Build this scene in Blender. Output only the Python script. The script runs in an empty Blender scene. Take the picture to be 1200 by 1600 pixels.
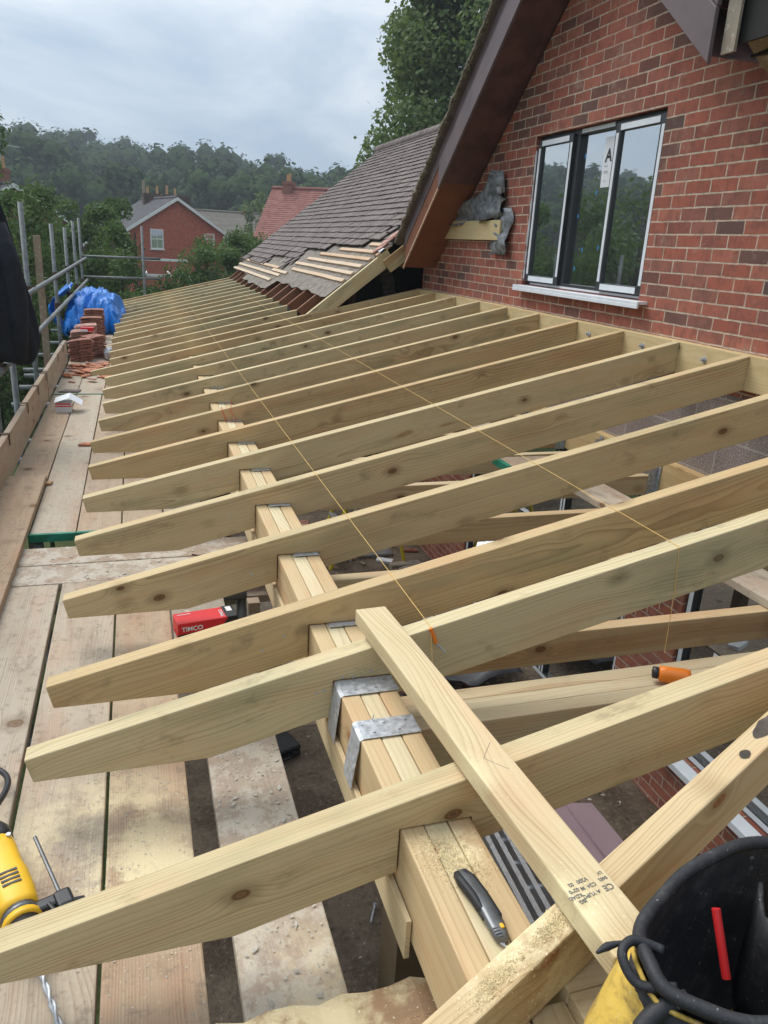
import bpy, math, random
from mathutils import Vector, Matrix, noise
R = math.radians
random.seed(7)
SC = bpy.context.scene
COL = SC.collection

# ------------------------------------------------------------------ helpers
class MB:
    """collects geometry, then links it as one mesh object"""
    def __init__(s): s.v = []; s.f = []
    def add(s, vs, fs):
        n = len(s.v); s.v += [tuple(v) for v in vs]; s.f += [tuple(i + n for i in f) for f in fs]; return s
    def box(s, a, b, M=None):
        (x0, y0, z0), (x1, y1, z1) = a, b
        vs = [Vector(p) for p in ((x0,y0,z0),(x1,y0,z0),(x1,y1,z0),(x0,y1,z0),(x0,y0,z1),(x1,y0,z1),(x1,y1,z1),(x0,y1,z1))]
        if M: vs = [M @ v for v in vs]
        return s.add(vs, [(0,3,2,1),(4,5,6,7),(0,1,5,4),(1,2,6,5),(2,3,7,6),(3,0,4,7)])
    def prism(s, poly, y0, y1, M=None):
        """poly in x,z (counter clockwise seen from -y) extruded along y"""
        n = len(poly)
        vs = [Vector((x, y0, z)) for x, z in poly] + [Vector((x, y1, z)) for x, z in poly]
        if M: vs = [M @ v for v in vs]
        return s.add(vs, [tuple(range(n)), tuple(range(2*n-1, n-1, -1))] + [(i, n+i, n+(i+1) % n, (i+1) % n) for i in range(n)])
    def tube(s, pts, r, n=10, cap=True):
        pts = [Vector(p) for p in pts]; rr = r if isinstance(r, (list, tuple)) else [r]*len(pts)
        base = len(s.v); t0 = (pts[1]-pts[0]).normalized()
        up = Vector((0,0,1)) if abs(t0.z) < .9 else Vector((1,0,0))
        a = t0.cross(up).normalized()
        for i, p in enumerate(pts):
            t = (pts[min(i+1, len(pts)-1)] - pts[max(i-1, 0)]).normalized()
            a = (a - t*a.dot(t)).normalized(); b = t.cross(a)
            for k in range(n):
                th = 2*math.pi*k/n
                s.v.append(tuple(p + (a*math.cos(th) + b*math.sin(th))*rr[i]))
        for i in range(len(pts)-1):
            for k in range(n):
                s.f.append((base+i*n+k, base+i*n+(k+1) % n, base+(i+1)*n+(k+1) % n, base+(i+1)*n+k))
        if cap:
            s.f.append(tuple(base+k for k in reversed(range(n)))); s.f.append(tuple(base+(len(pts)-1)*n+k for k in range(n)))
        return s
    def sheet(s, pts2, fn=None):
        """grid of rows of points"""
        base = len(s.v); nr = len(pts2); nc = len(pts2[0])
        for row in pts2: s.v += [tuple(p) for p in row]
        for i in range(nr-1):
            for j in range(nc-1):
                s.f.append((base+i*nc+j, base+i*nc+j+1, base+(i+1)*nc+j+1, base+(i+1)*nc+j))
        return s
    def curve(s, pts, r, n=10, sub=6):
        P = [Vector(p) for p in pts]; rr_ = r if isinstance(r, (list, tuple)) else [r]*len(P); out = []; ro = []
        for i in range(len(P)-1):
            a, b, c, d = P[max(0, i-1)], P[i], P[i+1], P[min(len(P)-1, i+2)]
            for k in range(sub):
                t = k/sub; out.append(.5*((2*b)+(c-a)*t+(2*a-5*b+4*c-d)*t*t+(3*b-a-3*c+d)*t*t*t)); ro.append(rr_[i]+(rr_[i+1]-rr_[i])*t)
        out.append(P[-1]); ro.append(rr_[-1]); return s.tube(out, ro, n)
    def build(s, name, mat, parent=None, loc=None, M=None, smooth=False, bevel=0, solid=0, kind=None):
        me = bpy.data.meshes.new(name); me.from_pydata(s.v, [], s.f); me.validate(); me.update()
        o = bpy.data.objects.new(name, me); COL.objects.link(o)
        if mat: me.materials.append(mat)
        if M is not None: o.matrix_world = M
        if loc is not None: o.location = loc
        if parent is not None:
            o.parent = parent
            if parent.get('_off'): o.matrix_parent_inverse = parent.matrix_basis.inverted()
        if smooth:
            me.polygons.foreach_set('use_smooth', [True]*len(me.polygons))
        if solid:
            m = o.modifiers.new('s', 'SOLIDIFY'); m.thickness = solid; m.offset = 0
        if bevel:
            m = o.modifiers.new('b', 'BEVEL'); m.width = bevel; m.segments = 2; m.limit_method = 'ANGLE'; m.angle_limit = R(40)
        if kind: o['kind'] = kind
        return o

def tag(o, label, cat, group=None):
    o['label'] = label; o['category'] = cat
    if group: o['group'] = group
    return o

def thing(name, loc, label, cat, group=None):
    o = bpy.data.objects.new(name, None); COL.objects.link(o); o.location = loc; o.empty_display_size = .1
    tag(o, label, cat, group); return o

def rel(loc):
    return Matrix.Translation(-Vector(loc))

def frame(p0, p1, up=(0,0,1)):
    """matrix with x along p0->p1, z near up, origin p0"""
    p0 = Vector(p0); x = (Vector(p1)-p0); L = x.length; x.normalize()
    y = Vector(up).cross(x).normalized(); z = x.cross(y)
    M = Matrix((( x.x, y.x, z.x, p0.x), (x.y, y.y, z.y, p0.y), (x.z, y.z, z.z, p0.z), (0,0,0,1)))
    return M, L

def plank_mb(L, w, d, warp=.0015, seg=.45, y0=None, z0=None, seed=0, cup=0):
    """timber with x along its length; y centred, top at z=0"""
    n = max(2, int(L/seg)); mb = MB(); y0 = -w/2 if y0 is None else y0
    rows = []
    for i in range(n+1):
        x = L*i/n
        dy = noise.noise(Vector((x*1.3, seed*3.1, 0)))*warp*2; dz = noise.noise(Vector((x*1.1, seed*5.7, 9)))*warp*2
        rows.append([(x, y0+dy, dz-d), (x, y0+w+dy, dz-d), (x, y0+w+dy, dz+cup), (x, y0+w/2+dy, dz), (x, y0+dy, dz+cup)])
    for r in rows: mb.v += r
    k = 5
    for i in range(n):
        for j in range(k):
            a = i*k+j; b = i*k+(j+1) % k
            mb.f.append((a, b, b+k, a+k))
    mb.f.append(tuple(reversed(range(k)))); mb.f.append(tuple(n*k+j for j in range(k)))
    mb.f = [tuple(reversed(f)) for f in mb.f]
    return mb

# ------------------------------------------------------------------ node helpers
class G:
    def __init__(s, name):
        s.m = bpy.data.materials.new(name); s.m.use_nodes = True; s.t = s.m.node_tree; s.t.nodes.clear()
        s.out = s.t.nodes.new('ShaderNodeOutputMaterial')
    def n(s, typ, _op=None, _props=None, *args, **kw):
        nd = s.t.nodes.new('ShaderNode'+typ)
        if _op: nd.operation = _op
        for k, v in (_props or {}).items(): setattr(nd, k, v)
        return nd
    def put(s, nd, key, v):
        sock = nd.inputs[key]
        if hasattr(v, 'is_output') or isinstance(v, bpy.types.NodeSocket): s.t.links.new(v, sock)
        else:
            if isinstance(v, (tuple, list)) and len(v) == 3 and sock.type == 'RGBA': v = (*v, 1)
            sock.default_value = v
    def math(s, op, a, b=None, c=None, clamp=False):
        nd = s.n('Math', op); nd.use_clamp = clamp
        s.put(nd, 0, a)
        if b is not None: s.put(nd, 1, b)
        if c is not None: s.put(nd, 2, c)
        return nd.outputs[0]
    def vmath(s, op, a, b=None):
        nd = s.n('VectorMath', op); s.put(nd, 0, a)
        if b is not None: s.put(nd, 1, b)
        return nd.outputs['Value'] if op in ('LENGTH', 'DISTANCE', 'DOT_PRODUCT') else nd.outputs[0]
    def noise(s, vec, scale=5., detail=3., rough=.55, dist=0., col=False):
        nd = s.n('TexNoise')
        if vec is not None: s.put(nd, 'Vector', vec)
        s.put(nd, 'Scale', scale); s.put(nd, 'Detail', detail); s.put(nd, 'Roughness', rough); s.put(nd, 'Distortion', dist)
        return nd.outputs['Color' if col else 'Fac']
    def vor(s, vec, scale=1., feature='F1', out='Distance', rnd=1.):
        nd = s.n('TexVoronoi'); nd.feature = feature
        s.put(nd, 'Vector', vec); s.put(nd, 'Scale', scale); s.put(nd, 'Randomness', rnd)
        return nd.outputs[out]
    def ramp(s, fac, stops, interp='LINEAR'):
        nd = s.n('ValToRGB'); cr = nd.color_ramp; cr.interpolation = interp
        while len(cr.elements) < len(stops): cr.elements.new(.5)
        for e, (p, c) in zip(cr.elements, stops):
            e.position = p; e.color = (*c, 1) if len(c) == 3 else c
        s.put(nd, 0, fac); return nd.outputs[0]
    def smooth(s, x, a, b):
        nd = s.n('MapRange'); nd.interpolation_type = 'SMOOTHSTEP'
        s.put(nd, 0, x); s.put(nd, 1, a); s.put(nd, 2, b); s.put(nd, 3, 0.); s.put(nd, 4, 1.)
        return nd.outputs[0]
    def mix(s, fac, a, b, mode='MIX'):
        nd = s.n('Mix'); nd.data_type = 'RGBA'; nd.blend_type = mode
        s.put(nd, 'Factor', fac); s.put(nd, 6, a); s.put(nd, 7, b); return nd.outputs[2]
    def comb(s, x, y, z):
        nd = s.n('CombineXYZ'); s.put(nd, 0, x); s.put(nd, 1, y); s.put(nd, 2, z); return nd.outputs[0]
    def sep(s, v):
        nd = s.n('SeparateXYZ'); s.put(nd, 0, v); return nd.outputs
    def obj(s): return s.n('TexCoord').outputs['Object']
    def pos(s): return s.n('NewGeometry').outputs['Position']
    def rnd(s): return s.n('ObjectInfo').outputs['Random']
    def finish(s, color, rough=.7, bump=None, bstr=.3, bdist=.01, metal=0., spec=.5, extra=None):
        b = s.n('BsdfPrincipled')
        s.put(b, 'Base Color', color); s.put(b, 'Roughness', rough); s.put(b, 'Metallic', metal); s.put(b, 'Specular IOR Level', spec)
        if bump is not None:
            bp = s.n('Bump'); s.put(bp, 'Height', bump); s.put(bp, 'Strength', bstr); s.put(bp, 'Distance', bdist)
            s.t.links.new(bp.outputs[0], b.inputs['Normal'])
        for k, v in (extra or {}).items(): s.put(b, k, v)
        s.t.links.new(b.outputs[0], s.out.inputs[0]); return s.m

def plain(name, col, rough=.6, metal=0., var=.12, nscale=12., bstr=.15, spec=.5):
    g = G(name); p = g.obj(); n = g.noise(p, nscale, 4.)
    dark = tuple(c*(1-var*2) for c in col); light = tuple(min(1, c*(1+var)) for c in col)
    c = g.ramp(n, [(.3, dark), (.7, light)])
    return g.finish(c, g.math('ADD', g.math('MULTIPLY', n, .25), rough-.12), n, bstr, .004, metal, spec)

def wood(name, light, dark, ring=.0075, knots=1., rough=.72, green=.0, ringamt=.55, stain=.0, dust=None, worn=0., knotcol=(.10,.055,.025), pale=None, heart=.0):
    g = G(name); o = g.obj(); r = g.rnd()
    x, y, z = g.sep(o)[:3]
    r2 = g.math('FRACT', g.math('MULTIPLY', r, 7.31)); r3 = g.math('FRACT', g.math('MULTIPLY', r, 17.77)); r4 = g.math('FRACT', g.math('MULTIPLY', r, 41.3))
    xs = g.math('ADD', x, g.math('MULTIPLY', r, 60.))
    low = g.noise(g.comb(g.math('MULTIPLY', xs, .9), g.math('MULTIPLY', y, 3.), g.math('MULTIPLY', z, 3.)), 1., 2., .5)
    mid = g.noise(g.comb(g.math('MULTIPLY', xs, 4.), g.math('MULTIPLY', y, 14.), g.math('MULTIPLY', z, 14.)), 1., 3., .5)
    # knots
    kv = g.comb(g.math('MULTIPLY', xs, 3.5), g.math('ADD', g.math('MULTIPLY', y, 3.), g.math('MULTIPLY', r2, 9.)), g.math('ADD', g.math('MULTIPLY', z, 6.), g.math('MULTIPLY', r3, 9.)))
    kd = g.vor(kv, 1.)
    kd = g.math('ADD', kd, g.math('MULTIPLY', g.math('SUBTRACT', mid, .5), .05))
    swirl = g.math('POWER', 2.718, g.math('MULTIPLY', g.math('MULTIPLY', kd, kd), -26.))
    kmask = g.math('MULTIPLY', g.math('SUBTRACT', 1., g.smooth(kd, .070, .096)), knots*.95)
    khalo = g.math('MULTIPLY', g.math('SUBTRACT', 1., g.smooth(kd, .07, .24)), knots*.55)
    cy = g.math('ADD', g.math('MULTIPLY', r2, .16), .03)
    cz = g.math('MULTIPLY', g.math('SUBTRACT', r3, .35), .30)
    yy = g.math('ADD', g.math('ADD', y, cy), g.math('MULTIPLY', g.math('SUBTRACT', low, .5), .05))
    zz = g.math('ADD', g.math('ADD', z, cz), g.math('MULTIPLY', g.math('SUBTRACT', low, .5), .14))
    rr = g.math('SQRT', g.math('ADD', g.math('MULTIPLY', yy, yy), g.math('MULTIPLY', zz, zz)))
    rr = g.math('ADD', rr, g.math('MULTIPLY', swirl, .022*knots))
    rr = g.math('ADD', rr, g.math('MULTIPLY', mid, .006))
    rr = g.math('ADD', rr, g.math('MULTIPLY', g.noise(g.comb(g.math('MULTIPLY', rr, 48.), g.math('MULTIPLY', r, 50.), 0.), 1., 2., .5), .020))
    ph = g.math('FRACT', g.math('DIVIDE', rr, ring))
    tri = g.math('POWER', ph, 2.6)
    tri = g.math('MULTIPLY', tri, g.math('SUBTRACT', 1., g.smooth(ph, .9, 1.)))
    fib = g.noise(g.comb(g.math('MULTIPLY', xs, 9.), g.math('MULTIPLY', y, 420.), g.math('MULTIPLY', z, 420.)), 1., 2., .6)
    big = g.noise(g.comb(g.math('MULTIPLY', xs, 1.4), g.math('MULTIPLY', y, 6.), g.math('MULTIPLY', z, 6.)), 1., 3., .6)
    am_ = g.noise(g.comb(g.math('MULTIPLY', rr, 30.), g.math('MULTIPLY', xs, .8), 3.), 1., 2., .5)
    f = g.math('MULTIPLY', g.math('MULTIPLY', tri, ringamt), g.math('ADD', .25, g.math('MULTIPLY', g.smooth(am_, .3, .7), .95)))
    f = g.math('ADD', f, g.math('MULTIPLY', g.math('SUBTRACT', fib, .5), .35), clamp=True)
    f = g.math('ADD', f, g.math('MULTIPLY', g.smooth(big, .45, .75), .35), clamp=True)
    c = g.mix(f, light, dark)
    if heart:
        hm = g.math('MULTIPLY', g.math('SUBTRACT', 1., g.smooth(g.math('ADD', rr, g.math('MULTIPLY', mid, .01)), .052+.03*0, .060)), heart)
        c = g.mix(hm, c, g.mix(1., c, (.74, .56, .45), 'MULTIPLY'))
    c = g.mix(khalo, c, tuple(d*.62 for d in dark))
    kr = g.math('ABSOLUTE', g.math('SINE', g.math('MULTIPLY', kd, 95.)))
    c = g.mix(kmask, c, g.mix(kr, knotcol, tuple(min(1, q*2.1) for q in knotcol)))
    pk_ = g.noise(g.comb(g.math('MULTIPLY', xs, 1.1), g.math('MULTIPLY', y, 4.), g.math('MULTIPLY', z, 5.)), 1.7, 4., .6)
    c = g.mix(g.math('MULTIPLY', g.smooth(pk_, .48, .66), .55), c, g.mix(1., c, (1.02, .84, .78), 'MULTIPLY'))
    # board to board variation
    c = g.mix(g.math('MULTIPLY', g.math('POWER', r4, 1.3), .8), c, g.mix(1., c, (.86, .70, .57), 'MULTIPLY'))
    if green:
        gm = g.math('MULTIPLY', g.smooth(g.noise(g.comb(g.math('MULTIPLY', xs, 1.), g.math('MULTIPLY', y, 3.), g.math('MULTIPLY', z, 5.)), 1.3, 4., .6), .52, .72), green)
        c = g.mix(gm, c, (.20, .23, .13))
    if stain:
        sm = g.math('MULTIPLY', g.smooth(g.noise(g.comb(xs, g.math('MULTIPLY', y, 1.5), g.math('MULTIPLY', z, 1.5)), 5.5, 5., .65), .56, .72), stain)
        c = g.mix(sm, c, tuple(d*.45 for d in dark))
    ck = g.smooth(g.noise(g.comb(g.math('MULTIPLY', xs, 1.6), g.math('MULTIPLY', y, 130.), g.math('MULTIPLY', z, 130.)), 1., 2., .5), .735, .765)
    ck = g.math('MULTIPLY', ck, g.smooth(g.noise(g.comb(xs, g.math('MULTIPLY', y, 4.), g.math('MULTIPLY', z, 4.)), 2.2, 2., .5), .50, .58))
    c = g.mix(g.math('MULTIPLY', ck, .75), c, (.06, .04, .025))
    bump = g.math('ADD', g.math('MULTIPLY', f, .5), g.math('MULTIPLY', fib, .5))
    if worn:
        w = g.noise(o, 26., 6., .7)
        c = g.mix(g.math('MULTIPLY', g.smooth(w, .52, .66), worn), c, (.17, .135, .10))
        w2 = g.smooth(g.noise(g.comb(g.math('MULTIPLY', xs, 1.), g.math('MULTIPLY', y, 14.), z), 2.2, 5., .7), .52, .7)
        c = g.mix(g.math('MULTIPLY', w2, worn*.8), c, (.22, .17, .12))
        bump = g.math('ADD', bump, g.math('MULTIPLY', w, .6))
    if pale:
        col, thr, amt = pale
        w = g.noise(o, 9., 8., .72)
        c = g.mix(g.math('MULTIPLY', g.smooth(w, thr, thr+.09), amt), c, col)
        w = g.noise(o, 30., 6., .72)
        c = g.mix(g.math('MULTIPLY', g.smooth(w, .57 if amt > .5 else .63, .62 if amt > .5 else .67), amt), c, col)
        bump = g.math('ADD', bump, g.math('MULTIPLY', g.noise(o, 22., 6., .7), 1.6*amt))
    if dust:
        for (px, py, pr, am) in dust:
            P = g.pos(); d = g.vmath('DISTANCE', g.comb(g.sep(P)[0], g.sep(P)[1], 0.), (px, py, 0))
            w = g.noise(P, 7., 7., .68)
            mk = g.math('MULTIPLY', g.math('SUBTRACT', 1., g.smooth(d, pr*.25, pr)), g.smooth(w, .40, .58))
            c = g.mix(g.math('MULTIPLY', mk, am), c, (.78, .66, .40))
            c = g.mix(g.math('MULTIPLY', g.math('MULTIPLY', g.math('SUBTRACT', 1., g.smooth(d, pr*.4, pr*1.5)), g.smooth(g.noise(P, 160., 2., .5), .66, .70)), am), c, (.82, .72, .48))
    return g.finish(c, rough, bump, .35, .002, 0., .3)

M = {}
M['rafter'] = wood('treated_pine', (.595, .50, .295), (.33, .25, .13), ring=.0085, ringamt=.8, green=.42, stain=.45, heart=.75)
M['pale'] = wood('pale_pine', (.67, .58, .37), (.42, .31, .155), ring=.0090, ringamt=.85, stain=.04, dust=[(.56, 1.2, .12, .9), (.5, .86, .12, .9), (.62, .84, .1, .9)], knotcol=(.22, .11, .05))
M['beam'] = wood('beam_pine', (.64, .55, .35), (.43, .33, .175), ring=.012, ringamt=.6, stain=.08, dust=[(.57, 1.17, .10, 1.)], knotcol=(.22, .11, .05))
M['joist'] = wood('joist_pine', (.56, .47, .30), (.34, .255, .15), ringamt=.7, stain=.25, heart=.5)
M['ledger'] = wood('ledger_pine', (.60, .49, .27), (.42, .30, .14), stain=.1)
M['deck'] = wood('scaffold_board', (.45, .385, .295), (.29, .21, .14), ring=.007, knots=.8, ringamt=.7, worn=.5, stain=.45, rough=.85, pale=((.58, .52, .42), .62, .35),
                 dust=[(-.16, 1.75, .36, .55), (.0, 1.55, .22, .7), (-.02, 2.6, .3, .3)])
M['deck_far'] = wood('scaffold_board_far', (.46, .395, .305), (.31, .225, .15), ring=.007, knots=.9, ringamt=.65, worn=.35, stain=.4, rough=.85)
M['deck_grey'] = wood('weathered_board', (.33, .285, .225), (.21, .17, .13), ring=.006, knots=.8, ringamt=.5, worn=.4, rough=.9, pale=((.55, .50, .42), .60, .6))
M['plaster'] = wood('plastered_board', (.40, .33, .26), (.26, .19, .13), knots=.4, worn=.3, rough=.95, pale=((.50, .45, .37), .47, .75), dust=[(.26, 1.2, .25, .3)])
M['rough'] = wood('rough_timber', (.42, .27, .15), (.24, .13, .06), ringamt=.3, stain=.6, worn=.3, dust=[(.3, 1.12, .4, .8)])
M['old'] = wood('old_rafter', (.27, .13, .075), (.15, .065, .035), ringamt=.4, stain=.5)
M['batten'] = wood('batten', (.56, .44, .31), (.38, .27, .17), ringamt=.3)
M['darkwood'] = wood('dark_timber', (.12, .085, .055), (.07, .045, .03), stain=.5)
M['ply'] = wood('plywood', (.23, .10, .06), (.13, .055, .035), ring=.02, ringamt=.35, stain=.3, knots=.3)

def brickmat(name, stops, mortar, bw=.225, bh=.075, mw=.011, axis='yz', grime=.35):
    g = G(name); P = g.pos(); s = g.sep(P)
    u = s[1] if axis == 'yz' else s[0]
    v = g.comb(u, s[2], 0.)
    wob = g.noise(P, 9., 3., .6, col=True)
    v2 = g.vmath('ADD', v, g.vmath('MULTIPLY', g.vmath('SUBTRACT', wob, (.5, .5, .5)), (.012, .010, 0)))
    b = g.n('TexBrick'); b.offset = .5; b.offset_frequency = 2
    g.put(b, 'Vector', v2); g.put(b, 'Scale', 1.); g.put(b, 'Brick Width', bw); g.put(b, 'Row Height', bh); g.put(b, 'Mortar Size', mw/2)
    g.put(b, 'Mortar Smooth', .25); g.put(b, 'Color1', (0, 0, 0)); g.put(b, 'Color2', (1, 1, 1)); g.put(b, 'Bias', 0.); g.put(b, 'Mortar', (.5, .5, .5))
    c = g.ramp(b.outputs['Color'], stops)
    fine = g.noise(P, 70., 5., .7); med = g.noise(P, 14., 4., .65)
    c = g.mix(g.math('MULTIPLY', g.smooth(med, .42, .7), .45), c, (.10, .055, .05))
    c = g.mix(g.math('MULTIPLY', g.smooth(fine, .55, .75), .35), c, (.38, .22, .17))
    g2 = g.noise(g.comb(g.math('MULTIPLY', s[0], 1.), g.math('MULTIPLY', s[1], 1.), g.math('MULTIPLY', s[2], .45)), 1.6, 4., .6)
    c = g.mix(g.math('MULTIPLY', g.smooth(g2, .5, .75), grime), c, g.mix(1., c, (.62, .60, .62), 'MULTIPLY'))
    mc = g.mix(g.smooth(g.noise(P, 22., 4., .6), .35, .7), mortar, tuple(m*.62 for m in mortar))
    # mortar smeared over some bricks
    sm = g.math('MULTIPLY', g.smooth(g.noise(P, 5., 7., .8), .54, .72), .5)
    sv = g.noise(g.comb(g.math('MULTIPLY', s[0], 1.), g.math('MULTIPLY', s[1], 60.), g.math('MULTIPLY', s[2], 9.)), 1., 3., .6)
    c = g.mix(g.math('MULTIPLY', g.smooth(sv, .5, .72), .4), c, (.12, .07, .06))
    c = g.mix(sm, c, tuple(m*.7 for m in mortar))
    c = g.mix(g.math('MULTIPLY', b.outputs['Fac'], g.math('ADD', .68, g.math('MULTIPLY', g.smooth(g.noise(P, 2.6, 5., .7), .38, .62), .32))), c, mc)
    h = g.math('SUBTRACT', g.math('MULTIPLY', fine, .25), b.outputs['Fac'])
    return g.finish(c, .88, h, .8, .006, 0., .25)
RED = [(0., (.16, .085, .07)), (.08, (.33, .115, .08)), (.22, (.44, .15, .10)), (.36, (.36, .125, .085)), (.50, (.46, .18, .125)), (.62, (.38, .13, .085)), (.74, (.30, .13, .10)), (.84, (.40, .165, .115)), (.90, (.22, .11, .09)), (.96, (.17, .10, .085)), (1., (.12, .085, .075))]
RED = [(p, (c[0]*.86, c[1]*.78, c[2]*.76)) for p, c in RED]
M['brick'] = brickmat('red_brick', RED, (.58, .49, .375), mw=.0110)
M['brick_low'] = brickmat('old_red_brick', [(0., (.30, .10, .065)), (.5, (.42, .14, .085)), (1., (.32, .13, .095))], (.52, .44, .35))
M['tilehung'] = brickmat('hung_clay_tiles', [(0., (.50, .115, .06)), (.5, (.60, .15, .08)), (1., (.50, .17, .10))], (.20, .07, .05), .17, .10, .012, 'xz', .2)
M['farbrick'] = brickmat('far_brick', [(0., (.30, .13, .09)), (.5, (.36, .15, .10)), (1., (.28, .13, .10))], (.36, .27, .21), .225, .075, .01, 'xz', .2)

def blockmat():
    g = G('concrete_block'); P = g.pos(); s = g.sep(P); b = g.n('TexBrick'); b.offset = .5
    g.put(b, 'Vector', g.comb(s[1], g.math('ADD', s[2], .055), 0.)); g.put(b, 'Scale', 1.); g.put(b, 'Brick Width', .45); g.put(b, 'Row Height', .225); g.put(b, 'Mortar Size', .007)
    g.put(b, 'Color1', (.24, .185, .165)); g.put(b, 'Color2', (.29, .23, .205)); g.put(b, 'Mortar', (.42, .37, .32))
    n = g.noise(P, 130., 3., .8); c = g.mix(g.smooth(n, .5, .66), b.outputs['Color'], (.46, .40, .36))
    c = g.mix(g.smooth(n, .47, .36), c, (.11, .085, .075))
    return g.finish(c, .95, g.math('SUBTRACT', n, b.outputs['Fac']), 1., .01, 0., .2)
M['block'] = blockmat()

def tilemat(name, a, b_, moss=.25):
    g = G(name); P = g.pos(); s = g.sep(P)
    cell = g.comb(0., g.math('FLOOR', g.math('DIVIDE', s[1], .165)), g.math('FLOOR', g.math('MULTIPLY', s[2], 12.)))
    wn = g.n('TexWhiteNoise'); g.put(wn, 'Vector', cell)
    n = g.noise(P, 3., 5., .65); f = g.noise(P, 45., 4., .7)
    c = g.mix(wn.outputs['Value'], a, b_)
    c = g.mix(g.math('MULTIPLY', g.smooth(n, .45, .7), .5), c, tuple(x*.55 for x in a))
    c = g.mix(g.math('MULTIPLY', g.smooth(f, .60, .72), moss), c, (.24, .22, .17))
    return g.finish(c, .85, f, .4, .004, 0., .3)
M['rooftile'] = tilemat('brown_roof_tiles', (.135, .108, .098), (.19, .155, .143))
M['claytile'] = plain('clay_tile', (.34, .145, .10), .85, var=.35, nscale=25)
M['claytile_pale'] = plain('clay_tile_pale', (.46, .25, .19), .85, var=.3, nscale=25)
M['clayorange'] = plain('clay_fragment', (.50, .20, .105), .9, var=.3, nscale=30)
M['redroof'] = tilemat('red_clay_roof', (.25, .095, .075), (.33, .15, .12), .6)
M['slate'] = tilemat('slate_roof', (.075, .072, .078), (.10, .095, .10), .3)
M['greyroof'] = tilemat('grey_tile_roof', (.16, .14, .11), (.21, .185, .15), .3)
M['moss'] = plain('mossy_mortar', (.20, .17, .12), .95, var=.5, nscale=60, bstr=1.)
M['felt'] = plain('roofing_felt', (.21, .18, .145), .9, var=.3, nscale=14, bstr=.6)
M['black'] = plain('black_plastic', (.018, .018, .02), .45, var=.2)
def rubbermat():
    g = G('dusty_black_rubber'); P = g.obj(); n = g.noise(P, 16., 7., .75); f = g.noise(P, 90., 4., .7)
    c = g.mix(g.math('MULTIPLY', g.smooth(n, .48, .72), .55), (.017, .017, .019), (.085, .082, .076)); c = g.mix(g.smooth(f, .64, .70), c, (.20, .19, .17))
    return g.finish(c, .62, g.math('ADD', n, f), .35, .004, 0., .5)
M['rubber'] = rubbermat()
M['frame'] = plain('anthracite_frame', (.035, .038, .042), .4, var=.1)
M['tape'] = plain('white_film', (.72, .75, .78), .4, var=.04)
M['white'] = plain('white_paint', (.78, .78, .76), .5, var=.05)
M['galv'] = plain('galvanised_steel', (.50, .52, .54), .45, .45, var=.2, nscale=60)
M['tube'] = plain('scaffold_tube', (.17, .185, .185), .6, .25, var=.22, nscale=16)
M['rust'] = plain('rusty_clip', (.13, .075, .05), .8, .3, var=.4, nscale=50)
M['alu'] = plain('aluminium', (.55, .56, .58), .35, .8, var=.08)
M['barge'] = plain('maroon_barge_paint', (.135, .098, .10), .5, var=.12, nscale=5)
M['soffit'] = plain('maroon_soffit_paint', (.105, .045, .04), .6, var=.25, nscale=6)
M['lead'] = plain('lead_flashing', (.25, .26, .27), .5, .3, var=.35, nscale=20, bstr=.6)
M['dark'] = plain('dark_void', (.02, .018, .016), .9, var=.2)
M['greenpaint'] = plain('green_end_paint', (.015, .20, .12), .6, var=.2)
M['yellow'] = plain('yellow_casing', (.80, .46, .02), .42, var=.04)
M['yellowgrp'] = plain('yellow_ladder', (.62, .50, .02), .5, var=.1)
def dirtyyellow():
    g = G('dirty_yellow_cloth'); P = g.obj(); n = g.noise(P, 9., 7., .7, 1.); f = g.noise(P, 55., 4., .7)
    c = g.mix(g.smooth(n, .42, .62), (.60, .40, .075), (.30, .20, .05)); c = g.mix(g.math('MULTIPLY', g.smooth(n, .58, .68), .8), c, (.07, .055, .035)); c = g.mix(g.math('MULTIPLY', g.smooth(f, .6, .7), .6), c, (.55, .48, .33))
    return g.finish(c, .85, g.math('ADD', n, f), .5, .006, 0., .3)
M['yellowcloth'] = dirtyyellow()
M['redcard'] = plain('red_card', (.62, .018, .02), .45, var=.04)
M['blackcard'] = plain('black_card', (.02, .02, .022), .45, var=.1)
M['whitecard'] = plain('white_card', (.72, .73, .75), .6, var=.03)
M['red'] = plain('red_plastic', (.55, .02, .02), .4, var=.05)
M['orange'] = plain('orange_plastic', (.85, .22, .015), .4, var=.06)
M['string'] = plain('yellow_string', (.80, .52, .16), .8, var=.05)
M['redstring'] = plain('red_string', (.75, .08, .04), .8, var=.05)
M['mauve'] = plain('pink_plasterboard', (.36, .255, .28), .85, var=.06, nscale=3)
M['grime'] = plain('paint_spatter', (.50, .47, .40), .8, var=.2)
M['sawdust'] = plain('sawdust', (.68, .55, .30), .95, var=.2, nscale=60)
M['foil'] = plain('silver_film', (.55, .56, .58), .25, .6, var=.2, nscale=30)
M['ink'] = plain('grey_ink', (.17, .17, .16), .8, var=.3, nscale=80)
M['pot'] = plain('clay_pot', (.52, .30, .14), .8)
M['cable'] = plain('grey_cable', (.45, .46, .46), .5)
M['bluegrip'] = plain('blue_plastic', (.02, .11, .22), .5)
M['steelgrey'] = plain('grey_tool_metal', (.16, .165, .17), .38, .6, var=.15, nscale=30)
M['blacksoft'] = plain('black_softgrip', (.02, .021, .022), .65, var=.15)
M['bluedot'] = plain('blue_sticker', (.03, .25, .55), .5)
M['duct'] = plain('ribbed_duct', (.06, .05, .042), .7)

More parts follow.
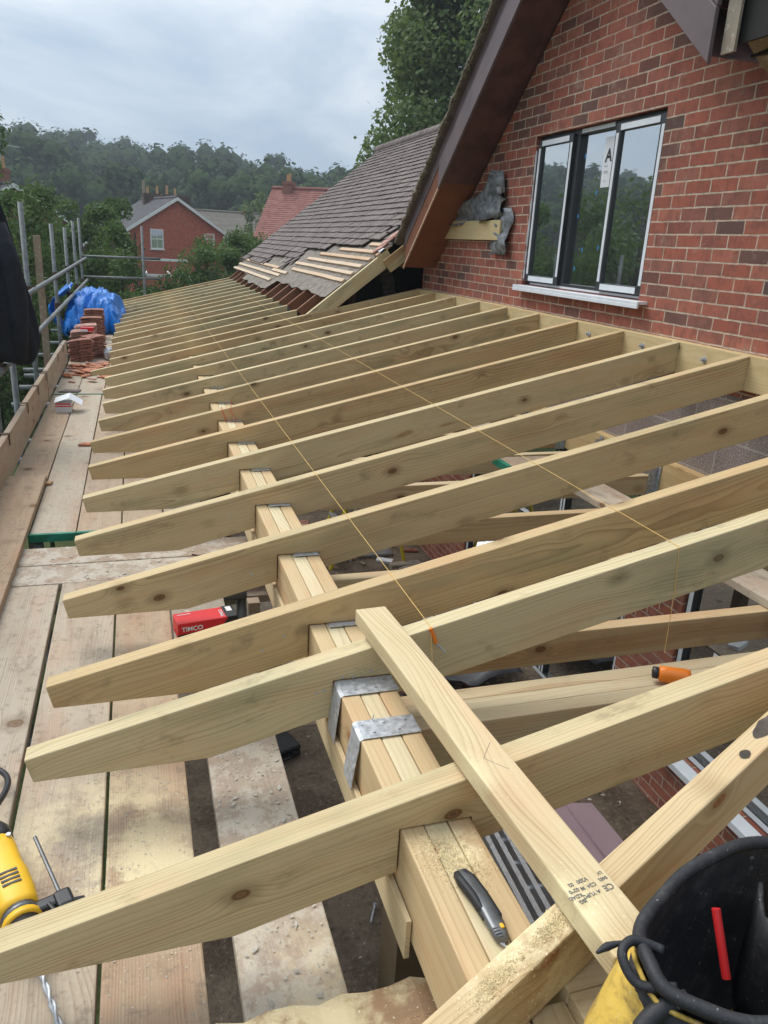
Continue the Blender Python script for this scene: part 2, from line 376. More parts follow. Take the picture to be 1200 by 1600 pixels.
def clothmat(name, col, amt=.5, rough=.8, sc=6.):
    g = G(name); o = g.obj(); n = g.noise(o, sc, 6., .6, 1.)
    return g.finish(g.ramp(n, [(.3, tuple(c*.6 for c in col)), (.7, col)]), rough, n, amt, .02, 0., .3)
M['jacket'] = clothmat('black_fabric', (.024, .026, .034), .8, .95, 9.)
M['tarp'] = clothmat('blue_tarpaulin', (.012, .20, .68), .7, .36, 9.)
M['sheeting'] = clothmat('grey_membrane', (.12, .12, .125), .4, .45)

def glassmat(name, tint=(.012, .014, .015), refl=.5):
    g = G(name); a = g.n('BsdfGlossy'); g.put(a, 'Roughness', .015); g.put(a, 'Color', (.92, .95, .96))
    d = g.n('BsdfPrincipled'); g.put(d, 'Base Color', tint); g.put(d, 'Roughness', .5)
    lw = g.n('LayerWeight'); g.put(lw, 'Blend', refl)
    n = g.noise(g.obj(), 1.2, 1., .5); bp = g.n('Bump'); g.put(bp, 'Height', n); g.put(bp, 'Strength', .06); g.put(bp, 'Distance', .01)
    g.t.links.new(bp.outputs[0], a.inputs['Normal'])
    mx = g.n('MixShader'); g.put(mx, 0, g.math('ADD', g.math('MULTIPLY', lw.outputs['Fresnel'], 1.), .50, clamp=True))
    g.t.links.new(d.outputs[0], mx.inputs[1]); g.t.links.new(a.outputs[0], mx.inputs[2]); g.t.links.new(mx.outputs[0], g.out.inputs[0]); return g.m
M['glass'] = glassmat('dark_window_glass', refl=.55)
M['glass_far'] = glassmat('far_window_glass', (.04, .05, .055), .4)

def leafmat(name, a, b_, c_, trans=.25):
    g = G(name); P = g.pos(); n = g.noise(P, .9, 3., .6); n2 = g.noise(P, 9., 2., .6)
    c = g.mix(g.smooth(n, .35, .65), a, b_); c = g.mix(g.math('MULTIPLY', g.smooth(n2, .52, .72), .8), c, c_)
    b = g.n('BsdfPrincipled'); g.put(b, 'Base Color', c); g.put(b, 'Roughness', .7); g.put(b, 'Specular IOR Level', .12 if trans > .1 else 0.)
    t = g.n('BsdfTranslucent'); g.put(t, 'Color', g.mix(1., c, (1.2, 1.3, .6), 'MULTIPLY'))
    mx = g.n('MixShader'); g.put(mx, 0, trans); g.t.links.new(b.outputs[0], mx.inputs[1]); g.t.links.new(t.outputs[0], mx.inputs[2])
    g.t.links.new(mx.outputs[0], g.out.inputs[0]); return g.m
M['leaf'] = leafmat('ash_leaves', (.085, .135, .05), (.12, .18, .07), (.18, .23, .11))
M['leaf2'] = leafmat('dark_leaves', (.065, .11, .04), (.10, .15, .055), (.15, .19, .085))
M['leaf3'] = leafmat('big_leaves', (.10, .155, .06), (.16, .21, .085), (.27, .27, .13))
M['leafy'] = leafmat('yellow_green_leaves', (.10, .15, .03), (.17, .22, .05), (.22, .26, .08))
M['leafwood'] = leafmat('woodland_leaves', (.036, .062, .026), (.06, .092, .036), (.085, .115, .048), .09)
M['darkbrick'] = plain('sooty_brick', (.12, .075, .055), .9, var=.35, nscale=9)
M['bark'] = plain('bark', (.10, .08, .06), .9, var=.4, nscale=20, bstr=1.)

def groundmat():
    g = G('grass_ground'); P = g.pos(); n = g.noise(P, .35, 5., .6); f = g.noise(P, 22., 5., .75)
    c = g.mix(g.smooth(n, .4, .62), (.05, .08, .025), (.09, .11, .04)); c = g.mix(g.smooth(f, .45, .7), c, (.035, .05, .018))
    return g.finish(c, .95, f, 1., .03, 0., .2)
M['grass'] = groundmat()
def soilmat():
    g = G('muddy_soil'); P = g.pos(); n = g.noise(P, 2.2, 6., .65); f = g.noise(P, 34., 5., .75)
    c = g.mix(g.smooth(n, .4, .62), (.11, .08, .055), (.20, .155, .11)); c = g.mix(g.smooth(f, .5, .72), c, (.28, .23, .17)); c = g.mix(g.smooth(f, .42, .3), c, (.03, .022, .016))
    return g.finish(c, .9, g.math('ADD', n, g.math('MULTIPLY', f, .5)), 1., .04, 0., .3)
M['soil'] = soilmat()

# ------------------------------------------------------------------ camera, sky, sun
cd = bpy.data.cameras.new('camera'); cam = bpy.data.objects.new('camera', cd); COL.objects.link(cam); SC.camera = cam
ROW0 = (0.95525201, -0.29133228, 0.05117709); ROW1 = (-0.04892843, -0.32626242, -0.9440121); ROW2 = (0.29171835, 0.89926544, -0.32591727)
cam.matrix_world = Matrix(((ROW0[0], -ROW1[0], -ROW2[0], 0), (ROW0[1], -ROW1[1], -ROW2[1], 0), (ROW0[2], -ROW1[2], -ROW2[2], 0), (0, 0, 0, 1)))
cd.sensor_fit = 'VERTICAL'; cd.sensor_height = 24.; cd.lens = 1210/1600*24.; cd.clip_start = .05; cd.clip_end = 3000

SUN_EL, SUN_AZ = R(54), R(-38)        # azimuth from +y towards -x
w = bpy.data.worlds.new('World'); SC.world = w; w.use_nodes = True; nt = w.node_tree; nt.nodes.clear()
wo = nt.nodes.new('ShaderNodeOutputWorld'); bg = nt.nodes.new('ShaderNodeBackground'); sky = nt.nodes.new('ShaderNodeTexSky')
sky.sky_type = 'NISHITA'; sky.sun_disc = False; sky.sun_elevation = SUN_EL; sky.sun_rotation = SUN_AZ; sky.air_density = 1.; sky.dust_density = 2.
tc = nt.nodes.new('ShaderNodeTexCoord'); mp = nt.nodes.new('ShaderNodeMapping'); mp.inputs['Scale'].default_value = (1.1, 1.1, 3.2)
n1 = nt.nodes.new('ShaderNodeTexNoise'); n1.inputs['Scale'].default_value = 2.1; n1.inputs['Detail'].default_value = 8; n1.inputs['Roughness'].default_value = .56; n1.inputs['Distortion'].default_value = .4
rp = nt.nodes.new('ShaderNodeValToRGB'); rp.color_ramp.elements[0].position = .40; rp.color_ramp.elements[0].color = (4.5, 5.9, 7.7, 1); rp.color_ramp.elements[1].position = .60; rp.color_ramp.elements[1].color = (9.2, 9.9, 10.6, 1)
mx = nt.nodes.new('ShaderNodeMix'); mx.data_type = 'RGBA'; mx.inputs['Factor'].default_value = .86
# brighter towards the zenith, greyer towards the horizon, like any overcast sky
sp = nt.nodes.new('ShaderNodeSeparateXYZ'); mr = nt.nodes.new('ShaderNodeMapRange'); mr.inputs[1].default_value = 0.; mr.inputs[2].default_value = .9; mr.inputs[3].default_value = .74; mr.inputs[4].default_value = 1.7
mu = nt.nodes.new('ShaderNodeMix'); mu.data_type = 'RGBA'; mu.blend_type = 'MULTIPLY'; mu.inputs['Factor'].default_value = 1.
L = nt.links
L.new(tc.outputs['Generated'], mp.inputs[0]); L.new(mp.outputs[0], n1.inputs[0]); L.new(n1.outputs['Fac'], rp.inputs[0])
L.new(tc.outputs['Generated'], sp.inputs[0]); L.new(sp.outputs[2], mr.inputs[0])
# cloud is brighter on the side where the sun stands behind it
dp_ = nt.nodes.new('ShaderNodeVectorMath'); dp_.operation = 'DOT_PRODUCT'; dp_.inputs[1].default_value = (math.sin(SUN_AZ), math.cos(SUN_AZ), 0)
m3 = nt.nodes.new('ShaderNodeMapRange'); m3.inputs[1].default_value = -.9; m3.inputs[2].default_value = .8; m3.inputs[3].default_value = .68; m3.inputs[4].default_value = 1.
m4 = nt.nodes.new('ShaderNodeMath'); m4.operation = 'MULTIPLY'
L.new(tc.outputs['Generated'], dp_.inputs[0]); L.new(dp_.outputs['Value'], m3.inputs[0]); L.new(mr.outputs[0], m4.inputs[0]); L.new(m3.outputs[0], m4.inputs[1])
L.new(rp.outputs[0], mu.inputs[6]); L.new(m4.outputs[0], mu.inputs[7])
L.new(sky.outputs[0], mx.inputs[6]); L.new(mu.outputs[2], mx.inputs[7]); L.new(mx.outputs[2], bg.inputs[0]); L.new(bg.outputs[0], wo.inputs[0])
bg.inputs[1].default_value = .10
sl = bpy.data.lights.new('sun', 'SUN'); so = bpy.data.objects.new('sun', sl); COL.objects.link(so)
sl.energy = 3.0; sl.angle = R(38); sl.color = (1., .975, .93)
sdir = Vector((math.sin(SUN_AZ)*math.cos(SUN_EL), math.cos(SUN_AZ)*math.cos(SUN_EL), math.sin(SUN_EL)))
so.rotation_euler = sdir.to_track_quat('Z', 'Y').to_euler()
SC.view_settings.view_transform = 'Standard'; SC.view_settings.look = 'None'; SC.view_settings.exposure = .12; SC.view_settings.gamma = 1.

GZ = -3.5
# ------------------------------------------------------------------ ground, hills
def terrain(x, y):
    d = math.hypot(x, y*1.0)
    h = GZ
    t = max(0, min(1, (d-105)/150)); t = t*t*(3-2*t)
    h += (t*14.5 + t*4*noise.noise(Vector((x*.012, y*.012, 3))))*max(.35, 1-.0052*max(0, x+15))
    t2 = max(0, min(1, (d-30)/60)); h -= 1.2*t2*(1-t)
    return h
mb = MB(); rows = []
xs = sorted(set([-390+i*15 for i in range(53)]+[-20+i*2 for i in range(21)])); ys = sorted(set([-140+i*15 for i in range(37)]+[-10+i*2.5 for i in range(25)]))
mb.sheet([[(x, y, terrain(x, y)) for x in xs] for y in ys])
mb.build('ground', M['grass'], smooth=True, kind='structure')
mb = MB(); g0 = GZ+.004
mb.sheet([[(x, y, GZ+.032+.018*noise.noise(Vector((x*1.5, y*1.5, 0)))+.008*noise.noise(Vector((x*6, y*6, 0)))) for x in [.09+i*.12 for i in range(33)]] for y in [-1+j*.12 for j in range(100)]])
mb.build('building_floor', M['soil'], smooth=True, kind='structure')

# ------------------------------------------------------------------ rafters
TAN = .2435; PITCH = math.atan(TAN); cs, sn = math.cos(PITCH), math.sin(PITCH)
XT, ZT = -.315, -1.293
def ztop(x): return ZT+TAN*(x-XT)
def rafter_profile(xe, tail):
    b = -1.368
    pts = [(XT+tail, ztop(XT+tail)), (XT+tail+.016, b+.002*0), (.13, b), (.477, ztop(.477)-.18), (.477, -1.167), (.644, -1.167), (.644, ztop(.644)-.18), (xe, ztop(xe)-.18), (xe, ztop(xe))]
    # keep the edges subdivided so that the faces stay well behaved
    return pts
ORD = ['nearest', 'second', 'third', 'fourth', 'fifth', 'sixth', 'seventh', 'eighth', 'ninth', 'tenth', 'eleventh', 'twelfth', 'thirteenth', 'fourteenth', 'fifteenth', 'sixteenth', 'seventeenth', 'eighteenth', 'nineteenth', 'twentieth', 'twenty-first', 'twenty-second', 'twenty-third', 'twenty-fourth', 'twenty-fifth', 'twenty-sixth', 'twenty-seventh', 'twenty-eighth']
RY = [1.245, 1.847, 2.19, 2.79, 3.40, 3.99, 4.57, 5.17, 5.77, 6.37, 6.97, 7.57, 8.17, 8.70, 9.27, 9.91, 10.5, 11.05, 11.63, 12.17, 12.77, 13.37, 13.97, 14.57, 15.17, 15.77, 16.35]
MR = Matrix(((cs, 0, -sn, 0), (0, 1, 0, 0), (sn, 0, cs, 0), (0, 0, 0, 1)))
TH = .060
feat = {0: 'with broad pale chamfered top edge beside the utility knife', 1: 'with pinkish top, carrying both string ends', 2: 'close behind the string-end rafter, bold oval grain near its tail', 3: 'with faint green stain on its tail', 4: 'with big grain swirl above the gap in the deck', 5: 'with long green streak on its tail', 6: 'with a dark oval scuff on its tail', 7: 'with one round green knot on its tail'}
rr = random.Random(3)
for i, y in enumerate(RY):
    xe = 3.10 if i <= 13 else 1.80
    if i == 0: xe = 1.52
    tail = [-.30, -.02, 0, 0, .0, .0, .0][i] if i < 7 else rr.uniform(-.02, .02)
    if i in (4, 5, 6): tail = .002
    if i == 12: tail = -.16
    prof = rafter_profile(xe, tail)
    T = Vector((XT, y, ZT))
    inv = (Matrix.Translation(T) @ MR).inverted()
    loc = [inv @ Vector((px, y, pz)) for px, pz in prof]
    poly = [(p.x, p.z) for p in loc]
    mb = MB(); th = TH if i else .064
    mb.prism(poly[::-1], 0, th)
    mb.f = [tuple(reversed(f)) for f in mb.f]
    o = mb.build('rafter', M['rafter'], M=Matrix.Translation(T) @ MR @ Matrix.Rotation(rr.uniform(-.0012, .0012), 4, 'Z'), bevel=(.009 if i == 0 else .0035))
    where = 'reaching from triple beam to brick wall' if i <= 13 else 'joining the cut old roof'
    if i in feat: lab = '%s pine rafter, %s' % (ORD[i], feat[i])
    else: lab = '%s pine rafter from the camera, %s' % (ORD[i], where)
    tag(o, lab, 'rafter', 'new pine rafters')
    # nail heads near the beam crossing
    if i < 12:
        for k in range((3 if i else 1)+(2 if 1 <= i < 6 else 0)):
            px = .50+.045*k+rr.uniform(-.01, .01) if k < 3 else .40+rr.uniform(-.08, .05); pz = ztop(px)-rr.uniform(.06, .12)
            q = inv @ Vector((px, y, pz)); MB().tube([(0, -.0025, 0), (0, .001, 0)], .0042, 7).build('nail_head', M['galv'], o, loc=(q.x, 0, q.z))
# protruding nails at the beam face
# ------------------------------------------------------------------ beam
bt = thing('roof_beam', (.5, .87, -1.17), 'long triple-ply pine beam carrying the tails of all the rafters', 'beam')
for k in range(3):
    x0 = .48+k*.0537; mbp = plank_mb(16.6-.87-[0, .02, .01][k], .0520, .20, .0012, .9, seed=k)
    o = mbp.build('ply', M['beam'], M=Matrix(((0, -1, 0, x0+.0262), (1, 0, 0, .87+[0, .02, .01][k]), (0, 0, 1, -1.17-[0, .0015, .0005][k]), (0, 0, 0, 1))), bevel=.004)
    o.parent = bt; o.matrix_parent_inverse = bt.matrix_basis.inverted(); 
pk = plank_mb(14.9, .012, .100, .001, .9, seed=8).build('bearer_board', M['beam'], M=Matrix(((0, -1, 0, .4725), (1, 0, 0, 1.14), (0, 0, 1, -1.310), (0, 0, 0, 1))), bevel=.001)
tag(pk, 'thin upright pine bearer fixed along the left face of the triple beam', 'board')
for k, (py, lab) in enumerate([(1.34, 'dark timber post under the near end of the triple beam'), (5.9, 'timber post under the middle of the triple beam'), (11.2, 'timber post under the far half of the triple beam')]):
    o = MB().box((-.055, -.06, GZ+1.372), (.055, .06, 0)).build('beam_post', M['darkwood'], loc=(.56, py, -1.372), bevel=.003)
    o.data.transform(Matrix.Translation((0, 0, 0))); tag(o, lab, 'post', 'posts under the beam')

def timber(name, p0, p1, w, d, mat, label, cat, group=None, top=True, seed=1, bevel=.003, warp=.0012, up=(0, 0, 1)):
    Mx, Ln = frame(p0, p1, up)
    o = plank_mb(Ln, w, d, warp, seed=seed).build(name, mat, M=Mx, bevel=bevel)
    if label: tag(o, label, cat, group)
    return o
# return beam at the corner, trimmer, hip, loose plank
rb = thing('corner_beam', (.70, .88, -1.17), 'doubled pine beam running right from the near beam end, under the tool bag', 'beam')
for k in range(2):
    o = timber('ply', (.645, .79+k*.0725, -1.185), (3.1, .79+k*.0725, -1.185), .0705, .20, M['beam'], None, None, seed=30+k)
    o.parent = rb; o.matrix_parent_inverse = rb.matrix_basis.inverted()
for k in range(2):
    o = timber('ply_end', (.535+k*.074, .835, -1.212), (.535+k*.074, .60, -1.212), .0705, .15, M['beam'], None, None, seed=34+k)
    o.parent = rb; o.matrix_parent_inverse = rb.matrix_basis.inverted()
tr = thing('trimmer_joist', (.7, 1.84, -1.3), 'triple pine trimmer joist running from beam to wall under the chalk line reel', 'joist')
for k in range(3):
    o = timber('ply', (.645, 1.782+k*.064, -1.30-.003*k), (3.05, 1.782+k*.064, -1.295-.003*k), .059, .15, M['joist'], None, None, seed=40+k)
    o.parent = tr; o.matrix_parent_inverse = tr.matrix_basis.inverted()
hip = timber('hip_rafter', (.02, .640, ztop(.02)+.002), (1.52, 1.19, ztop(1.52)), .056, .125, M['pale'], 'diagonal hip rafter crossing the near beam end towards the right edge', 'rafter', seed=50, bevel=.004)
for (cx_, cy_, a_, b_, sd) in ((1.33, .004, .062, .017, 1), (1.215, -.008, .014, .010, 5)):
    q_ = [(cx_+a_*math.cos(2*math.pi*k/18)*(1+.25*noise.noise(Vector((k*.9, sd, 0)))), cy_+b_*math.sin(2*math.pi*k/18)*(1+.3*noise.noise(Vector((k*.9, sd, 4)))), .0012) for k in range(18)]
    MB().add(q_, [tuple(range(18))]).build('bark_patch', M['bark'], hip)
Mx, Ln = frame((.618, 1.985, -1.018), (.690, .735, -1.002)); 
lp = plank_mb(Ln, .094, .046, .001, seed=51).build('loose_plank', M['pale'], M=Mx, bevel=.004)
tag(lp, 'pale loose plank with grey ink stamp lying across the two nearest rafters', 'plank')

def text_mesh(body, size, mat, Mx, parent, name='lettering', extrude=0., align='LEFT', bold=0.):
    cu = bpy.data.curves.new(name, 'FONT'); cu.body = body; cu.size = size; cu.extrude = extrude; cu.align_x = align; cu.offset = bold
    to = bpy.data.objects.new(name, cu); COL.objects.link(to); dg = bpy.context.evaluated_depsgraph_get()
    me = bpy.data.meshes.new_from_object(to.evaluated_get(dg)); bpy.data.objects.remove(to)
    o = bpy.data.objects.new(name, me); COL.objects.link(o); me.materials.clear(); me.materials.append(mat)
    if parent: o.parent = parent
    o.matrix_basis = Mx; return o
# ink stamp, written across the plank, readable from the wall side
for body, lx, ly, sz in (('CE', 1.124, .040, .017), ('0402', 1.108, .041, .009), ('LV', 1.096, .039, .009), ('A YUPC', 1.130, .012, .0105), ('C24  M', 1.114, .014, .0105), ('V200', 1.100, .006, .0105), ('JSG', 1.140, -.022, .010), ('KDAD', 1.128, -.022, .010), ('0290', 1.116, -.021, .010), ('02', 1.104, -.024, .010)):
    Ms = Matrix.Translation((lx, ly-.002, .0006)) @ Matrix.Rotation(R(-84), 4, 'Z')
    text_mesh(body, sz, M['ink'], Ms, lp, 'stamp', bold=.0003)
pm = MB()
for a, b in (((.705, .028), (.752, -.012)), ((.752, -.012), (.800, .022))):
    pm.tube([(a[0], a[1], .0004), (b[0], b[1], .0004)], .0005, 4)
pm.build('pencil_mark', M['ink'], lp)

# ------------------------------------------------------------------ ceiling joists, ledgers, hangers
timber('upper_ledger', (3.135, -.6, -.459), (3.135, 8.78, -.459), .070, .185, M['ledger'], 'long pine ledger bolted to the brick wall at the rafter tops', 'ledger', seed=60)
timber('lower_ledger', (3.135, -.6, -1.19), (3.135, 8.78, -1.19), .070, .22, M['ledger'], 'pine ledger below the concrete blocks, carrying the joist hangers', 'ledger', seed=61)
bo = 0
for y in (2.0, 2.5, 3.1, 3.75, 4.35, 5.0):
    mb = MB().tube([(3.072, y, -.53), (3.099, y, -.53)], .009, 6); mb.tube([(3.094, y, -.53), (3.100, y, -.53)], .019, 12)
    o = mb.build('ledger_bolt', M['galv'], loc=(0, 0, 0)); tag(o, 'zinc bolt with washer in the upper ledger', 'bolt', 'bolts in the upper ledger')
for i, y in enumerate(RY[2:13]):
    o = timber('ceiling_joist', (.645, y+.03, -1.295), (3.093, y+.03, -1.295), .058, .125, M['joist'], None, None, seed=70+i)
    tag(o, 'level pine ceiling joist, %s from the camera, below the sloping rafters' % ORD[i], 'joist', 'level ceiling joists')
    mb = MB(); 
    for s in (-1, 1):
        yy = y+.03+s*.0315
        mb.box((3.035, yy-.0012, -1.425), (3.095, yy+.0012, -1.215)); mb.box((3.093, yy-(.0 if s > 0 else .035), -1.42), (3.0965, yy+(.035 if s > 0 else .0), -1.20))
    mb.box((3.035, y-.0025, -1.426), (3.095, y+.0625, -1.4235))
    h = mb.build('joist_hanger', M['galv'])
    tag(h, 'galvanised hanger holding the %s ceiling joist at the wall' % ORD[i], 'hanger', 'joist hangers')

# ------------------------------------------------------------------ metal straps
def strap(name, y, x1, drop, wd, label, flare=.03):
    pts = [(.476-flare, -1.166-drop), (.476-flare*.6, -1.166-drop*.6), (.4755, -1.200), (.478, -1.172), (.487, -1.1665), (x1, -1.1665)]
    mb = MB(); rows = []
    for x, z in pts: rows.append([(x, y, z), (x, y+wd, z)])
    mb.sheet(rows); o = mb.build(name, M['galv'], solid=.0016)
    tag(o, label, 'strap', 'galvanised straps on the beam')
    for k in range(5):
        px = .495+k*.030+rr.uniform(-.005, .005); MB().tube([(px, y+wd*(.3 if k % 2 else .75), -1.168), (px, y+wd*(.3 if k % 2 else .75), -1.163)], .004, 7).build('nail_head', M['galv'], o)
    MB().tube([(.53, y+wd*.9, -1.168), (.533, y+wd*.93, -1.148)], .0014, 5).build('bent_nail', M['galv'], o)
    return o
strap('beam_strap', 1.765, .645, .15, .078, 'bent galvanised strap nailed over the beam against the second rafter', .012)
strap('beam_strap', 1.565, .640, .15, .078, 'bent galvanised strap wrapped over the bare beam, nearest the camera', .016)
for i, y in enumerate(RY[2:10]):
    mb = MB().box((.540, y-.030, -1.1665), (.638, y-.004, -1.1645)); mb.box((.545, y-.0055, -1.166), (.660, y-.003, -1.140)) if i > 9 else None
    o = mb.build('restraint_clip', M['galv']); tag(o, 'small flat galvanised clip on the beam in front of the %s rafter' % ORD[i+2], 'clip', 'small clips on the beam')

# ------------------------------------------------------------------ scaffold deck
def board(x0, x1, y0, y1, z=-1.5, mat='deck', label='', green='', grp='scaffold deck boards', seed=None):
    seed = seed if seed is not None else rr.randint(0, 999); wd = abs(x1-x0)
    mb = plank_mb(y1-y0, wd, .038, .002, .6, seed=seed, cup=.0)
    o = mb.build('scaffold_board', M[mat], M=Matrix(((0, -1, 0, (x0+x1)/2), (1, 0, 0, y0), (0, 0, 1, z), (0, 0, 0, 1))), bevel=.004)
    tag(o, label, 'scaffold board', grp)
    for e in green:
        a, b = (-.0025, .02) if e == 'n' else (y1-y0-.02, y1-y0+.0025)
        MB().box((a, -wd/2-.002, -.040), (b, wd/2+.002, .002)).build('green_end_band', M['greenpaint'], o)
    return o
def board_x(x0, x1, y0, y1, z=-1.5, mat='deck_grey', label='', green='', grp='scaffold deck boards'):
    wd = y1-y0; mb = plank_mb(x1-x0, wd, .038, .002, .6, seed=rr.randint(0, 999))
    o = mb.build('scaffold_board', M[mat], M=Matrix.Translation((x0, (y0+y1)/2, z)), bevel=.004); tag(o, label, 'scaffold board', grp)
    for e in green:
        a, b = (-.0025, .03) if e == 'n' else (x1-x0-.03, x1-x0+.0025)
        MB().box((a, -wd/2-.002, -.040), (b, wd/2+.002, .002)).build('green_end_band', M['greenpaint'], o)
    return o
board(-.620, -.392, -.6, 3.42, -1.501, label='grey scaffold board at the left edge, running beside the drill')
board(-.378, -.152, -.6, 3.42, label='scaffold board under the yellow drill')
board(-.143, .070, -.6, 3.10, -1.499, label='scaffold board dusted with sawdust, right of the drill board')
board(.140, .358, .80, 2.72, -1.50, 'plaster', 'separate scaffold board caked with white plaster left of the beam')
board(.345, .47, 2.3, 2.9, -1.56, 'darkwood', 'short dark board beside the beam under a black case')
board(.075, .30, 2.62, 3.42, -1.503, 'deck_grey', label='short grey board under the red and black box')
board_x(-.62, .53, 3.43, 3.648, -1.501, label='nearer grimy board laid crosswise over the deck', mat='plaster')
board_x(-.62, .50, 3.655, 3.875, -1.50, label='further grimy board laid crosswise over the deck gap', mat='plaster')
board(-.815, -.588, .8, 5.02, -1.458, label='board lapped on top of the left side of the deck', green='')
for k, (a, b) in enumerate([(-.800, -.594), (-.588, -.366), (-.359, -.140), (-.133, .080), (.087, .30)]):
    board(a, b, 4.06 if k else 4.3, 7.86, -1.5-.001*(k % 2), 'deck_far', 'middle-bay deck board with green near end, %s from the toe board' % ORD[k+0].replace('nearest', 'first'), 'n')
for k, (a, b) in enumerate([(-.800, -.594), (-.588, -.352), (-.345, -.130), (-.122, .085), (.092, .30)]):
    board(a, b, 7.875, 11.9, -1.499+.001*(k % 2), 'deck_far', 'third-bay deck board beside the broken tiles, %s from the toe board' % ORD[k].replace('nearest', 'first'), 'n')
for k, (a, b) in enumerate([(-.800, -.594), (-.588, -.362), (-.355, -.130), (-.122, .085)]):
    board(a, b, 11.915, 17.1, -1.5+.001*(k % 2), 'deck_far', 'far-bay deck board by the blue tarpaulin, %s from the left' % ORD[k].replace('nearest', 'first'), 'n')
# boards lying on the joists inside
o = board(2.34, 2.565, 1.2, 3.86, -1.256, 'deck_far', 'board lying lengthwise on the ceiling joists near the block wall', '', 'boards on the ceiling joists')
o = board(2.345, 2.57, 4.75, 7.6, -1.257, 'deck_far', 'further board lengthwise on the joists, beneath the window', '', 'boards on the ceiling joists')
o = board_x(2.14, 3.03, 4.17, 4.39, -1.255, 'deck_far', 'green-ended board lying across the joists towards the wall', 'n', 'boards on the ceiling joists')
# rough timber in the foreground
mb = MB(); rows = []
for i in range(14):
    x = -.12+i*.05; j = rr.uniform(-.012, .008); k2 = rr.uniform(-.008, .008)
    rows.append([(x, 1.02+k2, -1.55), (x, 1.02+k2, -1.46+j*.3), (x, 1.085, -1.445+j*.5), (x, 1.125+j, -1.452), (x, 1.13+j, -1.55)])
mb.sheet(rows); mb.f = [tuple(reversed(f)) for f in mb.f]; n = len(mb.v); mb.f += [(0, 1, 2, 3, 4), (n-1, n-2, n-3, n-4, n-5)]
o = mb.build('rough_offcut', M['rough']); tag(o, 'torn rough timber edge with sawdust at the bottom of the picture', 'timber')

# toe board
tb = thing('toe_board', (-.82, 3.2, -1.5), 'upright toe board along the left edge of the scaffold deck', 'toe board')
for k, (a, b, dx) in enumerate([(3.2, 6.05, 0), (6.06, 7.55, -.003), (7.56, 9.75, .003)]):
    Mx, Ln = frame((-.822+dx, a, -1.232+.004*k), (-.822+dx, b, -1.236+.004*k)); o = plank_mb(Ln, .038, .25, .002, .6, seed=90+k).build('board', M['deck_far'], M=Mx, bevel=.003); o.parent = tb; o.matrix_parent_inverse = tb.matrix_basis.inverted()
for k, y in enumerate([4.72, 5.15, 6.1, 6.8, 7.45, 8.6, 9.3]):
    o = MB().sheet([[(-.846, y, -1.32), (-.846, y+.03, -1.32)], [(-.846, y, -1.2265), (-.846, y+.03, -1.2265)], [(-.798, y, -1.2265), (-.798, y+.03, -1.2265)], [(-.798, y, -1.30), (-.798, y+.03, -1.30)]]).build('toe_board_clip', M['rust'], solid=.003)
    o.parent = tb; o.matrix_parent_inverse = tb.matrix_basis.inverted()

# ------------------------------------------------------------------ scaffold tubes
def tube_thing(name, p0, p1, label, cat='scaffold tube', grp='scaffold tubes', mat='tube', r=.0242, parts=None):
    mb = MB().tube([p0, p1], r, 16); o = mb.build(name, M[mat]); 
    me = o.data; me.polygons.foreach_set('use_smooth', [len(p.vertices) == 4 for p in me.polygons])
    tag(o, label, cat, grp); return o
RX = -.945
g1 = tube_thing('guard_rail', (RX-.005, 2.6, -.612), (RX+.03, 17.1, -.545), 'upper guard rail tube along the left side, the jacket hangs on it', 'guard rail', 'guard rails')
g2 = tube_thing('guard_rail', (RX, 2.6, -.985), (RX+.03, 17.1, -.962), 'middle guard rail tube along the left side, behind the black jacket', 'guard rail', 'guard rails')
STD = [(6.05, -.30, 'half hidden by the black jacket'), (7.0, -.9, 'short, ending at the middle rail'), (8.45, .205, 'tallest, just right of the jacket'), (11.3, .035, 'left of the tile stacks'), (13.4, .0, 'in front of the blue tarpaulin'), (15.3, .11, 'behind the blue tarpaulin'), (17.0, .19, 'at the far left corner')]
def coupler(y, z, o):
    mb = MB().tube([(-.975, y-.035, z), (-.975, y+.035, z)], .036, 10); mb.tube([(-1.0, y, z-.045), (-1.0, y, z+.045)], .035, 10); mb.box((-.955, y-.012, z+.02), (-.930, y+.012, z+.05))
    c = mb.build('coupler', M['rust'], o)
for y, zt, lb in STD:
    o = tube_thing('scaffold_standard', (-.998, y, GZ), (-.998, y, zt), 'upright scaffold tube %s' % lb, 'scaffold pole', 'scaffold standards')
    if zt > -.6: coupler(y, -.60+.0, o)
    coupler(y, -.985, o)
o = timber('wooden_post', (-1.02, 9.8, GZ), (-1.02, 9.8, -.10), .07, .07, M['deck_grey'], 'weathered wooden post between the scaffold poles', 'post', up=(0, 1, 0))
tube_thing('cross_rail', (-1.02, 17.05, -.515), (.50, 17.05, -.508), 'upper cross rail at the far end of the scaffold', 'guard rail', 'guard rails')
tube_thing('cross_rail', (-1.0, 17.05, -.905), (.49, 17.05, -.895), 'lower cross rail at the far end of the scaffold', 'guard rail', 'guard rails')
tube_thing('scaffold_standard', (.165, 17.0, GZ), (.165, 17.0, .105), 'upright scaffold tube at the far end, before the red house', 'scaffold pole', 'scaffold standards')
for y in (3.2, 4.1, 7.9, 11.8):
    tube_thing('scaffold_standard', (-.55, y, GZ), (-.55, y, -1.56), 'scaffold leg under the deck, standing on the grass', 'scaffold pole', 'scaffold legs under the deck')
    tube_thing('scaffold_standard', (.40, y+.12, GZ), (.40, y+.12, -1.56), 'scaffold leg under the deck, standing on the grass', 'scaffold pole', 'scaffold legs under the deck')
ty = [.9, 2.3, 3.3, 3.96, 5.2, 5.75, 6.3, 7.7, 8.6, 9.3, 9.7, 10.9, 12.1, 13.6, 15., 16.5]
